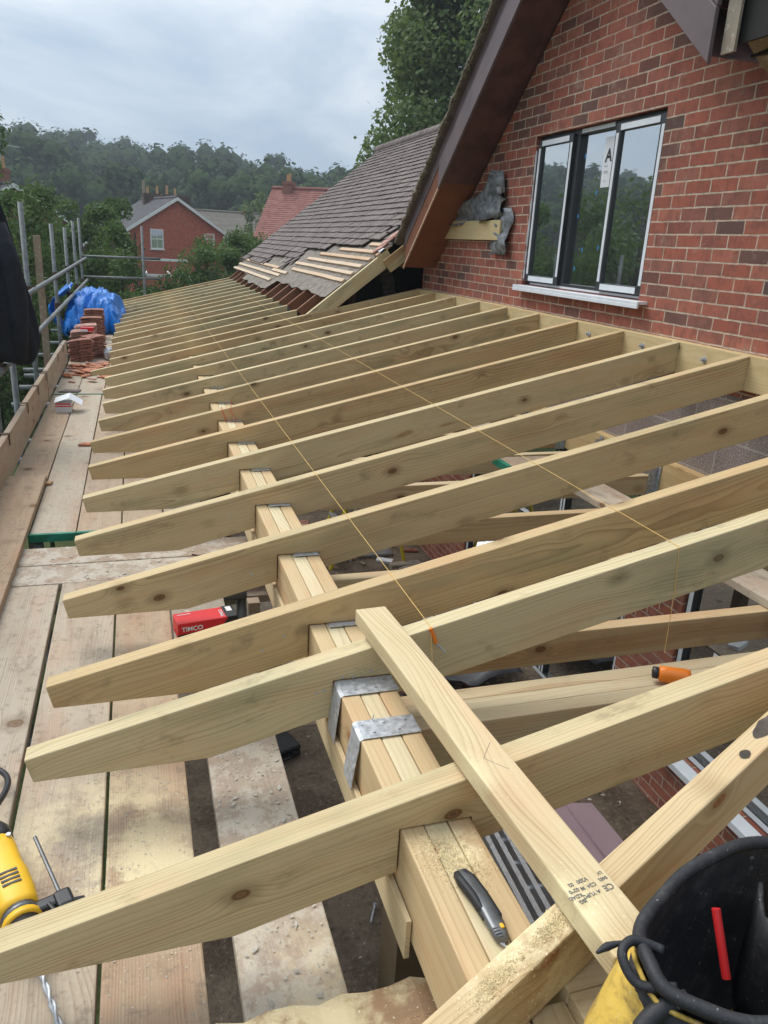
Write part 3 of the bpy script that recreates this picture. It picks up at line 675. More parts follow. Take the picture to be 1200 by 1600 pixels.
for y in ty:
    x0 = rr.uniform(-1.35, -1.1)
    tube_thing('transom', (x0, y, -1.5642), (.42, y, -1.5642), 'horizontal scaffold tube crossing beneath the deck boards', 'scaffold tube', 'transoms under the deck')

# ------------------------------------------------------------------ strings 
def string(name, pts, label, mat='string', r=.00095):
    o = MB().tube(pts, r, 5).build(name, M[mat]); tag(o, label, 'string'); return o
def on_raft(x, ys, dz=.003): return [(x+.0*y, y, ztop(x)+dz) for y in ys]
string('builder_string', [(.757, 1.80, -1.15), (.758, 1.842, -1.04)] + on_raft(.76, [1.85, 3., 5., 8., 11., 14., 16.4]), 'left yellow builder string stretched over the rafters above the loose plank')
o = MB().tube([(.758, 1.846, -1.030), (.768, 1.842, -1.055), (.775, 1.838, -1.075)], .006, 7).build('knotted_string_end', M['orange']); tag(o, 'frayed orange knot and nail at the near end of the left string', 'knot')
MB().tube([(.772, 1.838, -1.07), (.80, 1.82, -1.10)], .0028, 6).build('nail', M['galv'], o)
string('builder_string', [(1.573, 1.838, -1.20), (1.571, 1.842, -.98), (1.560, 1.845, -.835)] + on_raft(1.562, [1.85, 3., 5., 8., 11., 14., 16.4]), 'right yellow builder string ending at the orange reel')
rl = thing('chalk_line_reel', (1.575, 1.80, -1.28), 'orange chalk line reel with black cap resting on the triple joist', 'chalk line')
A, Bp = Vector((1.548, 1.835, -1.266)), Vector((1.640, 1.775, -1.266))
ax = Bp-A
def at(t): return A+ax*t-rl.location
MB().tube([at(.1), at(.14), at(.3), at(.85), at(.97), at(1.)], [.017, .025, .026, .029, .026, .015], 18).build('casing', M['orange'], rl, smooth=True)
MB().tube([at(-.08), at(-.06), at(.08), at(.1)], [.012, .019, .020, .018], 14).build('cap', M['black'], rl, smooth=True)
string('builder_string', [(.50, 5.16, -1.07), (.53, 5.162, -1.16), (.55, 5.158, -1.165), (.60, 5.16, -1.16), (.56, 5.155, -1.10), (.57, 5.16, -1.03)], 'small loop of red cord hanging on the eighth rafter by the beam', 'redstring', .002)
string('builder_string', [(3.02, 3.0, -.60), (2.92, 2.95, -.78), (2.9, 2.9, -1.0), (2.88, 2.9, -1.25)], 'thin orange cord hanging near the block wall', 'redstring', .0015)

# ------------------------------------------------------------------ the brick house
WX = 3.17
house = thing('brick_house', (WX, 4, GZ), 'red brick gable house with three-light window above the new rafters', 'house')
def part(mb, name, mat, parent=house, **k):
    o = mb.build(name, mat, **k); o.parent = parent
    p = parent; mi = Matrix.Identity(4)
    chain = []
    while p is not None: chain.append(p); p = p.parent
    mw = Matrix.Identity(4)
    for q in reversed(chain): mw = mw @ q.matrix_parent_inverse @ q.matrix_basis
    o.matrix_parent_inverse = mw.inverted(); return o
WY0, WY1, WZ0, WZ1 = 4.57, 6.285, -.262, .890
def gz(y):   # underside of the gable soffit at the wall
    return min(.503-.827*(y-7.528)-.004, .942+.79*(y-3.76)) if y > 3.76 else .985
mb = MB()
T = .22
def wallquad(y0, y1, z0, z1a, z1b):
    x0, x1 = WX, WX+T
    vs = [(x0,y0,z0),(x1,y0,z0),(x1,y1,z0),(x0,y1,z0),(x0,y0,z1a),(x1,y0,z1a),(x1,y1,z1b),(x0,y1,z1b)]
    mb.add(vs, [(0,3,2,1),(4,5,6,7),(0,1,5,4),(1,2,6,5),(2,3,7,6),(3,0,4,7)])
ZB = -.700
wallquad(-2.5, 3.76, ZB, .985, .985)
ys = [3.76, WY0]; wallquad(3.76, WY0, ZB, gz(3.761), gz(WY0))
wallquad(WY0, WY1, ZB, WZ0, WZ0)
wallquad(WY0, 5.416, WZ1, gz(WY0), gz(5.416)); wallquad(5.416, WY1, WZ1, gz(5.416), gz(WY1))
wallquad(WY1, 7.6, ZB, gz(WY1), gz(7.6)); wallquad(7.6, 8.80, ZB, gz(7.6), -.05)
part(mb, 'wall', M['brick'])
mb = MB(); wallquad(-2.5, 8.8, -1.43, ZB-.001, ZB-.001); part(mb, 'block_wall', M['block'])
# lower wall with openings
mb = MB()
def low(y0, y1, z0, z1): mb.box((WX-.005, y0, z0), (WX+T, y1, z1))
low(-2.5, 1.3, GZ, -1.431); low(1.3, 3.62, GZ, -2.98); low(3.62, 4.18, GZ, -1.431)
part(mb, 'lower_wall', M['brick_low'])
mb = MB(); low(6.98, 8.8, GZ, -1.431); part(mb, 'lower_wall', M['brick_low'])
def opening(name, y0, y1, z0, z1, mull, x=WX+.02, lab=None):
    f = MB(); t = .055
    f.box((x, y0, z0), (x+.07, y0+t, z1)); f.box((x, y1-t, z0), (x+.07, y1, z1)); f.box((x, y0+t, z0), (x+.07, y1-t, z0+t)); f.box((x, y0+t, z1-t), (x+.07, y1-t, z1))
    for m in mull: f.box((x, m-.04, z0+t), (x+.07, m+.04, z1-t))
    fo = part(f, name, M['frame'], bevel=.003)
    part(MB().box((x+.03, y0+t, z0+t), (x+.036, y1-t, z1-t)), 'pane', M['glass'], fo)
    for y in [y0+.008, y1-t+.008] + [m-.032 for m in mull] + [m+.010 for m in mull]: tp = MB().box((x-.0015, y, z0+.05), (x, y+.022 if y in [m-.032 for m in mull]+[m+.010 for m in mull] else y+.036, z1-.05)); part(tp, 'protective_film', M['tape'], fo)
    tp = MB().box((x-.0015, y0+.06, z0+.008), (x, y1-.06, z0+.042))
    part(tp, 'protective_film', M['tape'], fo)
    return fo
opening('patio_door', 4.185, 6.975, GZ+.03, -1.435, [5.2])
lw = opening('lower_window', 1.305, 3.615, -2.975, -1.435, [2.3])
part(MB().box((WX-.10, 1.25, -3.03), (WX+.02, 3.66, -2.985)), 'window_sill', M['tape'], bevel=.004)
mb = MB().box((WX+.0485, 3.16, -2.50), (WX+.050, 3.34, -2.22)); st = part(mb, 'energy_label', M['whitecard'], lw)
tmat = Matrix.Translation((WX+.047, 3.30, -2.40)) @ Matrix(((0,0,-1,0),(-1,0,0,0),(0,1,0,0),(0,0,0,1)))
MX = Matrix(((0, 0, -1, 0), (-1, 0, 0, 0), (0, 1, 0, 0), (0, 0, 0, 1)))
def wall_text(body, size, mat, y, z, x, parent, name='lettering', bold=0.):
    o = text_mesh(body, size, mat, Matrix.Translation((x, y, z)) @ MX, None, name, bold=bold); o.parent = parent
    chain = []; p = parent
    while p is not None: chain.append(p); p = p.parent
    mw = Matrix.Identity(4)
    for q in reversed(chain): mw = mw @ q.matrix_parent_inverse @ q.matrix_basis
    o.matrix_parent_inverse = mw.inverted(); return o
wall_text('A', .10, M['blackcard'], 3.30, -2.36, WX+.046, lw, bold=.003)
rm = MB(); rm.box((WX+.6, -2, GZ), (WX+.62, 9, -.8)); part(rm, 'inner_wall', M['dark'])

# upper window
X = WX+.045
fr = MB(); t = .045
fr.box((X, WY0, WZ0), (X+.07, WY0+t, WZ1)); fr.box((X, WY1-t, WZ0), (X+.07, WY1, WZ1)); fr.box((X, WY0+t, WZ0), (X+.07, WY1-t, WZ0+t)); fr.box((X, WY0+t, WZ1-t), (X+.07, WY1-t, WZ1))
m1, m2 = 5.70, 5.16
for m in (m1, m2): fr.box((X, m-.035, WZ0+t), (X+.07, m+.035, WZ1-t))
win = part(fr, 'window', M['frame'], bevel=.003)
def sash(y0, y1, z0, z1, x):
    s = MB(); q = .052
    s.box((x, y0, z0), (x+.04, y0+q, z1)); s.box((x, y1-q, z0), (x+.04, y1, z1)); s.box((x, y0+q, z0), (x+.04, y1-q, z0+q)); s.box((x, y0+q, z1-q), (x+.04, y1-q, z1))
    part(s, 'sash', M['frame'], win, bevel=.003)
    part(MB().box((x+.018, y0+q, z0+q), (x+.024, y1-q, z1-q)), 'pane', M['glass'], win)
    for a_, b_ in (((x-.0015, y0+.004, z0+.06), (x, y0+.034, z1-.06)), ((x-.0015, y1-.034, z0+.06), (x, y1-.004, z1-.06)), ((x-.0015, y0+.06, z1-.046), (x, y1-.05, z1-.008)), ((x-.0015, y0+.06, z0+.006), (x, y1-.05, z0+.046))): part(MB().box(a_, b_), 'protective_film', M['tape'], win)
sash(m1+.02, WY1-.025, WZ0+.03, WZ1-.03, X-.028)
sash(WY0+.025, m2-.02, WZ0+.03, WZ1-.03, X-.028)
part(MB().box((X+.035, m2+.036, WZ0+t), (X+.041, m1-.036, WZ1-t)), 'pane', M['glass'], win)
for a_, b_ in (((X-.0015, m2+.05, WZ1-.036), (X, m1-.05, WZ1-.008)), ((X-.0015, WY0+.06, WZ0+.006), (X, WY1-.06, WZ0+.022))): part(MB().box(a_, b_), 'protective_film', M['tape'], win)
sl_ = MB().box((WX-.075, WY0-.10, WZ0-.022), (WX+.05, WY1+.02, WZ0-.002)); sl_.box((WX-.077, WY0-.10, WZ0-.048), (WX-.062, WY1+.02, WZ0-.022)); part(sl_, 'window_sill', M['tape'], bevel=.003)
part(MB().box((X+.033, 5.22, .47), (X+.0345, 5.36, .80)), 'energy_label', M['whitecard'], win)
wall_text('A', .12, M['blackcard'], 5.335, .64, X+.0315, win, bold=.003); wall_text('---\n==\n....', .045, M['ink'], 5.335, .60, X+.0315, win)
for y, z in ((5.62, .70), (5.40, .44), (5.62, .28), (5.50, .04), (5.28, .06), (5.58, -.10)): part(MB().add([(X+.034, y, z-.022), (X+.034, y-.010, z), (X+.034, y, z+.022), (X+.034, y+.010, z)], [(0, 1, 2, 3)]), 'sticker', M['bluedot'], win)
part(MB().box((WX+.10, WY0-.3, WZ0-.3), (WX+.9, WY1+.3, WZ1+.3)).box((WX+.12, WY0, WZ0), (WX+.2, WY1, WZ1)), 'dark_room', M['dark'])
# foam bead around the window
fb = MB(); pts = [(WX+.012, WY1+.002+rr.uniform(-.004, .004), WZ0+.05+k*.05) for k in range(21)]; fb.tube(pts, [rr.uniform(.006, .013) for _ in pts], 6); part(fb, 'foam_bead', M['whitecard']); fb = MB()
pts = [(WX+.012, WY0-.002+rr.uniform(-.003, .003), WZ0+.08+k*.05) for k in range(13)]; fb.tube(pts, [rr.uniform(.003, .009) for _ in pts], 6)
part(fb, 'foam_bead', M['whitecard'])

# gable barges and soffits
BX = 2.815
def bot(y): return .503-.827*(y-7.528)
def botn(y): return .942+.79*(y-3.76)
AP = 5.416
def slab(name, mat, x0, x1, y0, y1, fz, d0, d1, **k):
    m = MB(); vs = []
    for x in (x0, x1):
        for y in (y0, y1):
            vs += [(x, y, fz(y)+d0), (x, y, fz(y)+d1)]
    m.add(vs, [(0,1,3,2), (4,6,7,5), (0,2,6,4), (1,5,7,3), (0,4,5,1), (2,3,7,6)]); return part(m, name, mat, **k)
slab('barge_board', M['barge'], BX-.022, BX, AP, 7.50, bot, 0, .245, bevel=.003)
slab('upper_barge_board', M['barge'], BX-.006, BX+.02, AP, 8.45, bot, .246, .40, bevel=.003)
slab('soffit', M['soffit'], BX+.002, WX-.004, AP, 7.45, bot, .012, .024)
slab('bare_soffit', M['ply'], BX+.004, WX-.004, 7.455, 8.42, bot, .016, .028)
slab('barge_board', M['barge'], BX-.022, BX, 3.76, AP, botn, 0, .245, bevel=.003)
slab('upper_barge_board', M['barge'], BX-.006, BX+.02, 3.775, AP, botn, .246, .40, bevel=.003)
slab('soffit', M['soffit'], BX+.002, WX-.004, 3.80, AP, botn, .012, .024)
for dx in (0, .055, .085):
    slab('bare_batten', M['batten'], BX-.010+dx*.5, BX+.004+dx*.5, 7.53, 8.45-dx*2, bot, .02+dx, .045+dx)
slab('bare_barge', M['ply'], BX+.0, BX+.003, 7.51, 8.42, bot, .0, .24)
# gable roof tiles with mossy verge
slab('gable_roof', M['rooftile'], BX-.045, 5.6, AP, 8.62, bot, .405, .46)
slab('gable_roof', M['rooftile'], BX-.045, 5.6, 3.70, AP, botn, .405, .46)
vm = MB(); pts = []
for k in range(90):
    y = AP+(8.62-AP)*k/89; pts.append((BX-.048+rr.uniform(-.007, .007), y, bot(y)+.43+rr.uniform(-.012, .012)))
vm.tube(pts, [rr.uniform(.018, .036) for _ in pts], 7); part(vm, 'verge', M['moss'])
# broken near eave: dark cavity, ply strip, cable
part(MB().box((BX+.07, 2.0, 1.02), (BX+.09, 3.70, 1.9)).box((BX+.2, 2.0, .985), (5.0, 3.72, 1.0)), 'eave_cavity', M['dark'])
pn = MB(); rows = []
for k in range(15):
    y = 2.3+k*.1; e = rr.uniform(-.02, .02); rows.append([(BX+.07+.02, y, 1.10), (WX-.10+e, y, .965+e*.3), (WX-.045+e, y, .93+e*.4)])
pn.sheet(rows); part(pn, 'torn_soffit', M['deck_grey'], solid=.01)
nb = MB()
for k in range(12):
    y = 2.6+k*.085+rr.uniform(-.02, .02); nb.tube([(WX-.08, y, .95), (WX-.15+rr.uniform(-.02, .02), y+rr.uniform(-.04, .04), .99+rr.uniform(0, .03))], .0025, 5)
part(nb, 'nails', M['rust'])
part(MB().tube([(BX+.05, 3.62, 1.40), (BX+.05, 3.40, 1.30), (BX+.08, 3.22, 1.18), (BX+.07, 3.02, 1.12), (BX+.1, 2.75, 1.0), (BX+.12, 2.6, .98)], .008, 8), 'cable', M['cable'], smooth=True)
part(MB().box((BX+.03, 3.64, .98), (BX+.045, 3.735, 1.5)), 'bare_batten', M['deck_grey'])

# main roof slope
RS = .80; KX, KZ = 1.80, -.778
def rz(x): return KZ+RS*(x-KX)
ra = math.atan(RS); cr, sr = math.cos(ra), math.sin(ra)
RM = Matrix(((cr, 0, -sr, 0), (0, 1, 0, 0), (sr, 0, cr, 0), (0, 0, 0, 1)))   # local x up-slope
def lowx(y):
    if y < 9.5: return 2.80
    if y < 10.6: return 2.70
    if y < 11.3: return 2.62
    if y < 12.3: return 2.52
    if y < 12.9: return 2.20
    if y < 14.3: return 2.32
    return 2.14
tm = MB(); G_ = .128; GA = .165
nrow = int((5.15-1.95)/cr/G_)
for r in range(nrow):
    s = (2.0-KX)/cr+r*G_
    c = 0
    y = 8.62-(r % 2)*GA/2
    while y < 17.25:
        x = KX+s*cr
        if x > lowx(y+.05*math.sin(r*3.3))-.02 and x < 5.15 and (x > lowx(y)+.10 or rr.random() > .12):
            # visible only to the left of the gable; keep all
            jz = rr.uniform(-.003, .004); js = rr.uniform(-.006, .006); th = .013
            a = s+js; b = s+.175+js; z0 = .052+jz; z1 = .030+jz; yw = GA-.004
            vs = []
            for (sx, zz) in ((a, z0), (b, z1)):
                for yy in (y, y+yw/2, y+yw):
                    cam_ = .004 if yy == y+yw/2 else 0
                    vs.append((sx, yy, zz+cam_)); 
            for (sx, zz) in ((a, z0-th), (b, z1-th)):
                for yy in (y, y+yw/2, y+yw): vs.append((sx, yy, zz))
            vs = [RM @ Vector(v)+Vector((KX, 0, KZ)) for v in vs]
            tm.add(vs, [(0,3,4,1), (1,4,5,2), (0,1,7,6), (1,2,8,7), (0,6,9,3), (2,5,11,8)])
        y += GA
part(tm, 'roof_tiles', M['rooftile'])
rg = MB()
for k in range(27):
    y = 8.6+k*.33
    rg.tube([(5.12, y, rz(5.12)+.02), (5.12, y+.32, rz(5.12)+.012)], .11, 14)
part(rg, 'ridge_tiles', M['rooftile'], smooth=False)
part(MB().add([(5.1, 8.6, rz(5.1)), (5.1, 17.25, rz(5.1)), (8.2, 17.25, -.9), (8.2, 8.6, -.9)], [(0, 1, 2, 3)]), 'back_slope', M['rooftile'])
# felt
ft = MB(); rows = []
for j in range(70):
    y = 8.78+j*.12
    lo = 2.02 if y < 12.1 else (1.86 if y < 14.9 else 1.98)
    lo += .035*noise.noise(Vector((y*2.2, 0, 0)))
    rows.append([Vector((x, y, rz(x)+.012+.012*noise.noise(Vector((x*5, y*3, 0)))-.006*abs(math.sin((y-8.7)*math.pi/.6)))) for x in (lo, lo+.1, lo+.2, lo+.35, lo+.55, lo+.8, 5.1)])
ft.sheet(rows); part(ft, 'roofing_felt', M['felt'], solid=.003)
def bat(y0, y1, x, seed):
    Mx, Ln = frame((x, y0, rz(x)+.040), (x, y1, rz(x)+.040), up=(-sr, 0, cr))
    o = plank_mb(Ln, .050, .026, .002, .5, seed=seed).build('roof_batten', M['batten'], M=Mx); o.parent = house; o.matrix_parent_inverse = house.matrix_basis.inverted()
for k, (y0, y1, x) in enumerate([(8.80, 11.9, 2.225), (8.80, 12.15, 2.325), (8.80, 11.75, 2.425), (8.80, 11.35, 2.525), (8.80, 10.6, 2.625), (8.80, 9.5, 2.725),
        (12.45, 17.1, 1.98), (12.2, 17.05, 2.08), (11.9, 13.2, 2.14), (12.9, 16.9, 2.19), (8.72, 8.86, 2.60), (8.72, 8.86, 2.70)]): bat(y0, y1, x, k)
# old rafters seen below the felt, cut barge rafter, dark loft
for k, y in enumerate(RY[14:]):
    Mx, Ln = frame((1.80, y+.033, KZ+.002), (5.0, y+.033, rz(5.0)+.002), up=(-sr, 0, cr))
    o = plank_mb(Ln, .05, .10, .0, 3, seed=k).build('old_rafter', M['old'], M=Mx); tag(o, 'old reddish rafter under the felt, %s from the brick gable' % ORD[k].replace('nearest', 'first'), 'rafter', 'old rafters under the felt')
Mx, Ln = frame((1.80, 8.735, KZ+.004), (2.70, 8.735, rz(2.70)+.004), up=(-sr, 0, cr))
br = plank_mb(Ln, .06, .15, .001, .5, seed=5).build('barge_rafter', M['rafter'], M=Mx, bevel=.002); tag(br, 'steep new end rafter closing the stripped edge of the tiled roof', 'rafter')
Mx, Ln = frame((2.64, 8.66, rz(2.64)-.065), (3.13, 8.66, rz(3.13)-.075), up=(-sr, 0, cr))
br = plank_mb(Ln, .045, .15, .001, .5, seed=6).build('cut_rafter', M['rafter'], M=Mx, bevel=.002); tag(br, 'short sloping rafter piece between the tiled roof and the brick gable', 'rafter')
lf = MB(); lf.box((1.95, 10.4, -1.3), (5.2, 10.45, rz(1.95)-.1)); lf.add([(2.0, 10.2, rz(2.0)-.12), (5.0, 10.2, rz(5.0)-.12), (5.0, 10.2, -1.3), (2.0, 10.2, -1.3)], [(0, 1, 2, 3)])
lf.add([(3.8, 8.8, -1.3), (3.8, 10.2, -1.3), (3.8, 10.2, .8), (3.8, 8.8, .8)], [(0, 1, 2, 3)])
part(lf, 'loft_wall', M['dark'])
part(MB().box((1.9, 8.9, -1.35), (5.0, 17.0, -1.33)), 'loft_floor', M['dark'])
part(MB().box((2.30, 9.4, -1.2), (2.38, 9.47, -.4)).box((2.55, 9.7, -1.2), (2.62, 9.78, -.3)), 'loft_stud', M['darkwood'])
part(MB().box((2.9, 9.0, -.235), (3.7, 9.03, -.205)), 'loft_rail', M['old'])
dp = [(2.76, 9.15, -.16), (2.80, 9.12, -.28), (2.85, 9.1, -.42), (2.87, 9.08, -.58), (2.90, 9.06, -.80)]
dt = MB(); pts = []; rad = [] 
for k in range(49):
    u = k/48*4; i = min(3, int(u)); q = Vector(dp[i]).lerp(Vector(dp[i+1]), u-i); pts.append(q); rad.append(.072+(.010 if k % 3 == 0 else -.004))
dt.tube(pts, rad, 14); o = dt.build('ventilation_duct', M['duct']); tag(o, 'dark ribbed flexible duct hanging in the open loft beside the gable', 'duct')
timber('wall_batten', (3.142, 8.30, .262), (3.142, 6.72, .258), .05, .17, M['ledger'], 'short pine board fixed to the brick gable beside the lead flashing', 'board', seed=77, up=(0, 0, 1))
# lead flashing flap
ld = MB(); rows = []
out = [(8.05, .36, .20), (7.8, .40, .21), (7.5, .47, .22), (7.25, .52, .23), (7.05, .60, .25), (6.90, .68, .28), (6.78, .66, .28), (6.72, .50, .30)]
for y, zt, zb in out:
    rows.append([(WX-.012-.16*abs(noise.noise(Vector((y*4, j*.7, 2))))-.03*math.sin(j*1.6+y*7)**2, y+.02*math.sin(j*2), zt+(zb-zt)*j/6+.012*noise.noise(Vector((y*9, j, 5)))) for j in range(7)])
ld.sheet(rows)
rows = []
for j in range(12):
    z = .36-.036*j; rows.append([(WX-.02-.07*abs(noise.noise(Vector((k*1.1, j*.6, 7))))-.012*(j > 6), 6.90-.085*k+.06*noise.noise(Vector((j*.5, k*.7, 1)))-.02*math.sin(j*.7), z+.02*noise.noise(Vector((k, j*.4, 3)))) for k in range(5)])
ld.sheet(rows)
o = ld.build('lead_flashing', M['lead'], solid=.003, smooth=True); tag(o, 'crumpled grey lead flashing hanging loose on the brick gable', 'flashing')
o = MB().sheet([[(2.58+.05*i, 8.62+.03*j, rz(2.6)+.05+.03*i+.02*math.sin(i+j)) for i in range(4)] for j in range(3)]).build('torn_membrane', M['whitecard'], solid=.002, smooth=True); tag(o, 'small white torn scrap at the verge foot', 'scrap')
for k in range(9):
    o = MB().box((-.06, -.05, 0), (.06, .06, .012)).build('tile_fragment', M['claytile_pale'], M=Matrix.Translation((2.62+.035*k+rr.uniform(-.02, .02), 8.80+rr.uniform(-.06, .06), rz(2.62+.035*k)+.06+.01*(k % 3))) @ RM @ Matrix.Rotation(rr.uniform(-.6, .6), 4, 'Z')); tag(o, 'broken tile piece wedged at the foot of the mossy verge', 'tile', 'broken tiles at the verge foot')

# ------------------------------------------------------------------ things on the deck
def stack(name_, x, y, n, lean, rot, mat, label, grp, dz=.0155, on_edge=False):
    base = None
    for k in range(n):
        if base is None:
            mb = MB()
            for j in range(4):
                pass
            rows = [[(-.132+.264*i/6, -.082+.164*j/2, .006*(1-((i-3)/3)**2)) for i in range(7)] for j in range(3)]
            mb.sheet(rows); me_o = mb.build('roof_tile', M[mat], solid=.011); base = me_o; o = base
        else:
            o = base.copy(); COL.objects.link(o)
        o.location = (x+rr.uniform(-.014, .014)+lean[0]*k, y+rr.uniform(-.012, .012)+lean[1]*k, -1.492+dz*k)
        o.rotation_euler = (lean[2]+rr.uniform(-.02, .02), lean[3]+rr.uniform(-.035, .035), rot+rr.uniform(-.09, .09))
        tag(o, label, 'roof tile', grp)
stack('a', -.665, 9.98, 16, (0, .002, 0, -.16), .06, 'claytile', 'dark red clay roof tile in the nearest leaning stack', 'tiles in the nearest stack')
stack('a2', -.53, 10.25, 17, (0, .002, .05, -.06), .9, 'claytile', 'dark red clay roof tile in the small turned stack behind the nearest', 'tiles in the turned stack')
stack('b', -.68, 10.62, 18, (.0, .003, .10, -.10), -.04, 'claytile_pale', 'pinkish clay roof tile in the stack carrying the red carton', 'tiles in the carton stack')
stack('c', -.66, 11.15, 19, (0, .002, .08, -.08), .05, 'claytile_pale', 'pinkish clay roof tile in the third stack along the rail', 'tiles in the third stack')
stack('d', -.62, 11.75, 22, (0, 0, .02, -.03), -.02, 'claytile', 'dark red clay roof tile in the tall stack before the tarpaulin', 'tiles in the tall stack')
stack('e', -.60, 12.25, 26, (0, 0, .04, -.06), .08, 'claytile', 'dark red clay roof tile in the stack against the blue tarpaulin', 'tiles in the last stack')
for k in range(84):
    n = rr.randint(4, 6); sz = rr.uniform(.035, .10); sq = rr.uniform(.45, .8)
    poly = [(sz*math.cos(2*math.pi*j/n+rr.uniform(-.35, .35)), sz*sq*math.sin(2*math.pi*j/n+rr.uniform(-.35, .35))) for j in range(n)]
    mb = MB(); vs = [(a, b, 0) for a, b in poly]+[(a, b, .011) for a, b in poly]; mb.add(vs, [tuple(reversed(range(n))), tuple(range(n, 2*n))]+[(j, (j+1) % n, n+(j+1) % n, n+j) for j in range(n)])
    cx = rr.uniform(-.76, -.30); cy = rr.gauss(9.35, .28) if k % 3 else rr.uniform(8.75, 9.9); cx = min(cx, -.3)
    if cy > 9.72 and cx < -.48: cy = 9.5
    o = mb.build('tile_fragment', M['clayorange' if rr.random() < .6 else 'claytile_pale'], M=Matrix.Translation((cx, cy, -1.497+rr.choice([0, 0, .012, .024]))) @ Matrix.Rotation(rr.uniform(0, 6.3), 4, 'Z') @ Matrix.Rotation(rr.uniform(-.12, .12), 4, 'X')); tag(o, 'broken orange tile fragment lying before the nearest tile stack', 'tile fragment', 'broken tile fragments')
for k, (x, y, s, lb, mt) in enumerate([(-.40, 5.9, .06, 'single orange tile fragment on the open deck boards', 'clayorange'), (-.66, 8.0, .10, 'dark slate-like tile fragment behind the white paper box', 'rooftile'), (-.60, 4.95, .05, 'thin brown splinter by the lapped board', 'rough')]):
    o = MB().add([(-s, -s*.5, 0), (s*.8, -s*.6, 0), (s, s*.4, 0), (-s*.4, s*.6, 0), (-s, -s*.5, .012), (s*.8, -s*.6, .012), (s, s*.4, .012), (-s*.4, s*.6, .012)], [(3,2,1,0), (4,5,6,7), (0,1,5,4), (1,2,6,5), (2,3,7,6), (3,0,4,7)]).build('tile_fragment', M[mt], loc=(x, y, -1.497)); tag(o, lb, 'fragment')
# white box with open lid
wb = thing('paper_box', (-.635, 7.12, -1.5), 'white cardboard box with open tilted lid on the deck boards', 'box')
MB().box((-.075, -.08, 0), (.055, .08, .085)).build('carton', M['whitecard'], wb, bevel=.002)
MB().box((-.077, -.083, .052), (.057, -.080, .060)).box((-.07, -.082, .07), (.05, -.0805, .083)).build('red_band', M['redcard'], wb)
MB().add([(-.08, -.085, .087), (.04, -.085, .125), (.14, -.06, .06), (-.08, .09, .10), (.04, .09, .14), (.14, .11, .07)], [(0, 1, 4, 3), (1, 2, 5, 4)]).build('lid', M['whitecard'], wb, solid=.002)
rc = thing('small_carton', (-.60, 10.50, -1.205), 'small red carton with white flap lying on the tile stack', 'box')
MB().box((-.08, -.05, 0), (.07, .05, .045)).build('carton', M['redcard'], rc); MB().box((-.075, -.09, .0), (.0, -.052, .02)).build('flap', M['whitecard'], rc)
o = MB().tube([(-.34, 10.0, -1.43), (-.34, 10.02, -1.43), (-.36, 10.22, -1.43), (-.36, 10.24, -1.43)], [.02, .068, .07, .02], 16).build('film_roll', M['foil']); tag(o, 'roll of silver film lying beside the tile stack', 'roll')
# tarpaulin
mb = MB(); rows = []
def crease(a, b, sc, sd):
    return 1-abs(noise.noise(Vector((a*sc+sd, b*sc*.8, sd*1.7))))*3.2
for i in range(90):
    u = i/89; row = []
    for j in range(90):
        v = j/89; a = (u*2-1); b = (v*2-1)
        w1 = noise.noise(Vector((a*1.4, b*1.4, 11)))*.5
        h = max(0, 1-abs(a)**2.8)*max(0, 1-abs(b)**3.5)
        c1 = max(-.6, crease(a+w1, b-w1, 1.6, 3)); c2 = max(-.5, crease(a-w1, b+w1*.5, 3.6, 7)); c3 = max(-.4, crease(a, b, 8., 13))
        z = -1.47+.47*h**.5 + (.085*c1+.035*c2+.010*c3)*min(1, h*2.5)-.07*(a > .2)*(a-.2)
        x = -.62+.44*a+.09*w1+.035*c2*b; y = 13.6+1.0*b+.12*noise.noise(Vector((a*3, b*3, 5)))+.05*c2
        row.append((x, y, z))
    rows.append(row)
mb.sheet(rows)
rows = []
for i in range(30):
    rows.append([(-1.0-.24*math.sin(j/29*3.1)-.10*crease(i*.06, j*.05, 2., 5)*.5, 12.9+.035*i, -.84-.026*j+.05*noise.noise(Vector((i*.25, j*.2, 9)))) for j in range(30)])
mb.sheet(rows)
o = mb.build('tarpaulin', M['tarp'], smooth=True, solid=.004); tag(o, 'crumpled bright blue tarpaulin heaped at the far end of the deck', 'tarpaulin')
# jacket
JY = 6.12
mb = MB(); rows = []
prof_ = [(.42, -1.10, .05, .06), (.30, -1.06, .10, .09), (.17, -1.02, .15, .12), (-.05, -1.00, .175, .14), (-.21, -.98, .195, .15), (-.40, -.965, .215, .16), (-.56, -.955, .235, .17), (-.70, -.955, .245, .165), (-.82, -.945, .235, .155), (-.89, -.935, .215, .14), (-.93, -.93, .17, .10)]
for zi, (z, cx, rx, ry) in enumerate(prof_):
    row = []
    for k in range(49):
        th = 2*math.pi*k/48; fold = 1+.10*math.sin(th*7+zi*.22)+.07*math.sin(th*13+1.3*math.sin(zi*.5))+.12*noise.noise(Vector((math.cos(th)*2, math.sin(th)*2, zi*.3)))
        row.append((cx+rx*fold*math.cos(th), JY+ry*fold*math.sin(th), z+.02*math.sin(th*3)*(zi > 7)))
    rows.append(row)
mb.sheet(rows); n0 = len(mb.v)-49; mb.v.append((-.93, JY, -.925)); mb.f += [(n0+k, len(mb.v)-1, n0+k+1) for k in range(48)]
jk = mb.build('jacket', M['jacket'], smooth=True); tag(jk, 'black jacket hanging over the left guard rails', 'jacket')
m2_ = jk.modifiers.new('s', 'SUBSURF'); m2_.levels = 1; m2_.render_levels = 2
sv = MB(); pts = [(-.86, JY-.10, .0), (-.80, JY-.13, -.25), (-.775, JY-.13, -.5), (-.79, JY-.12, -.74), (-.80, JY-.11, -.90)]
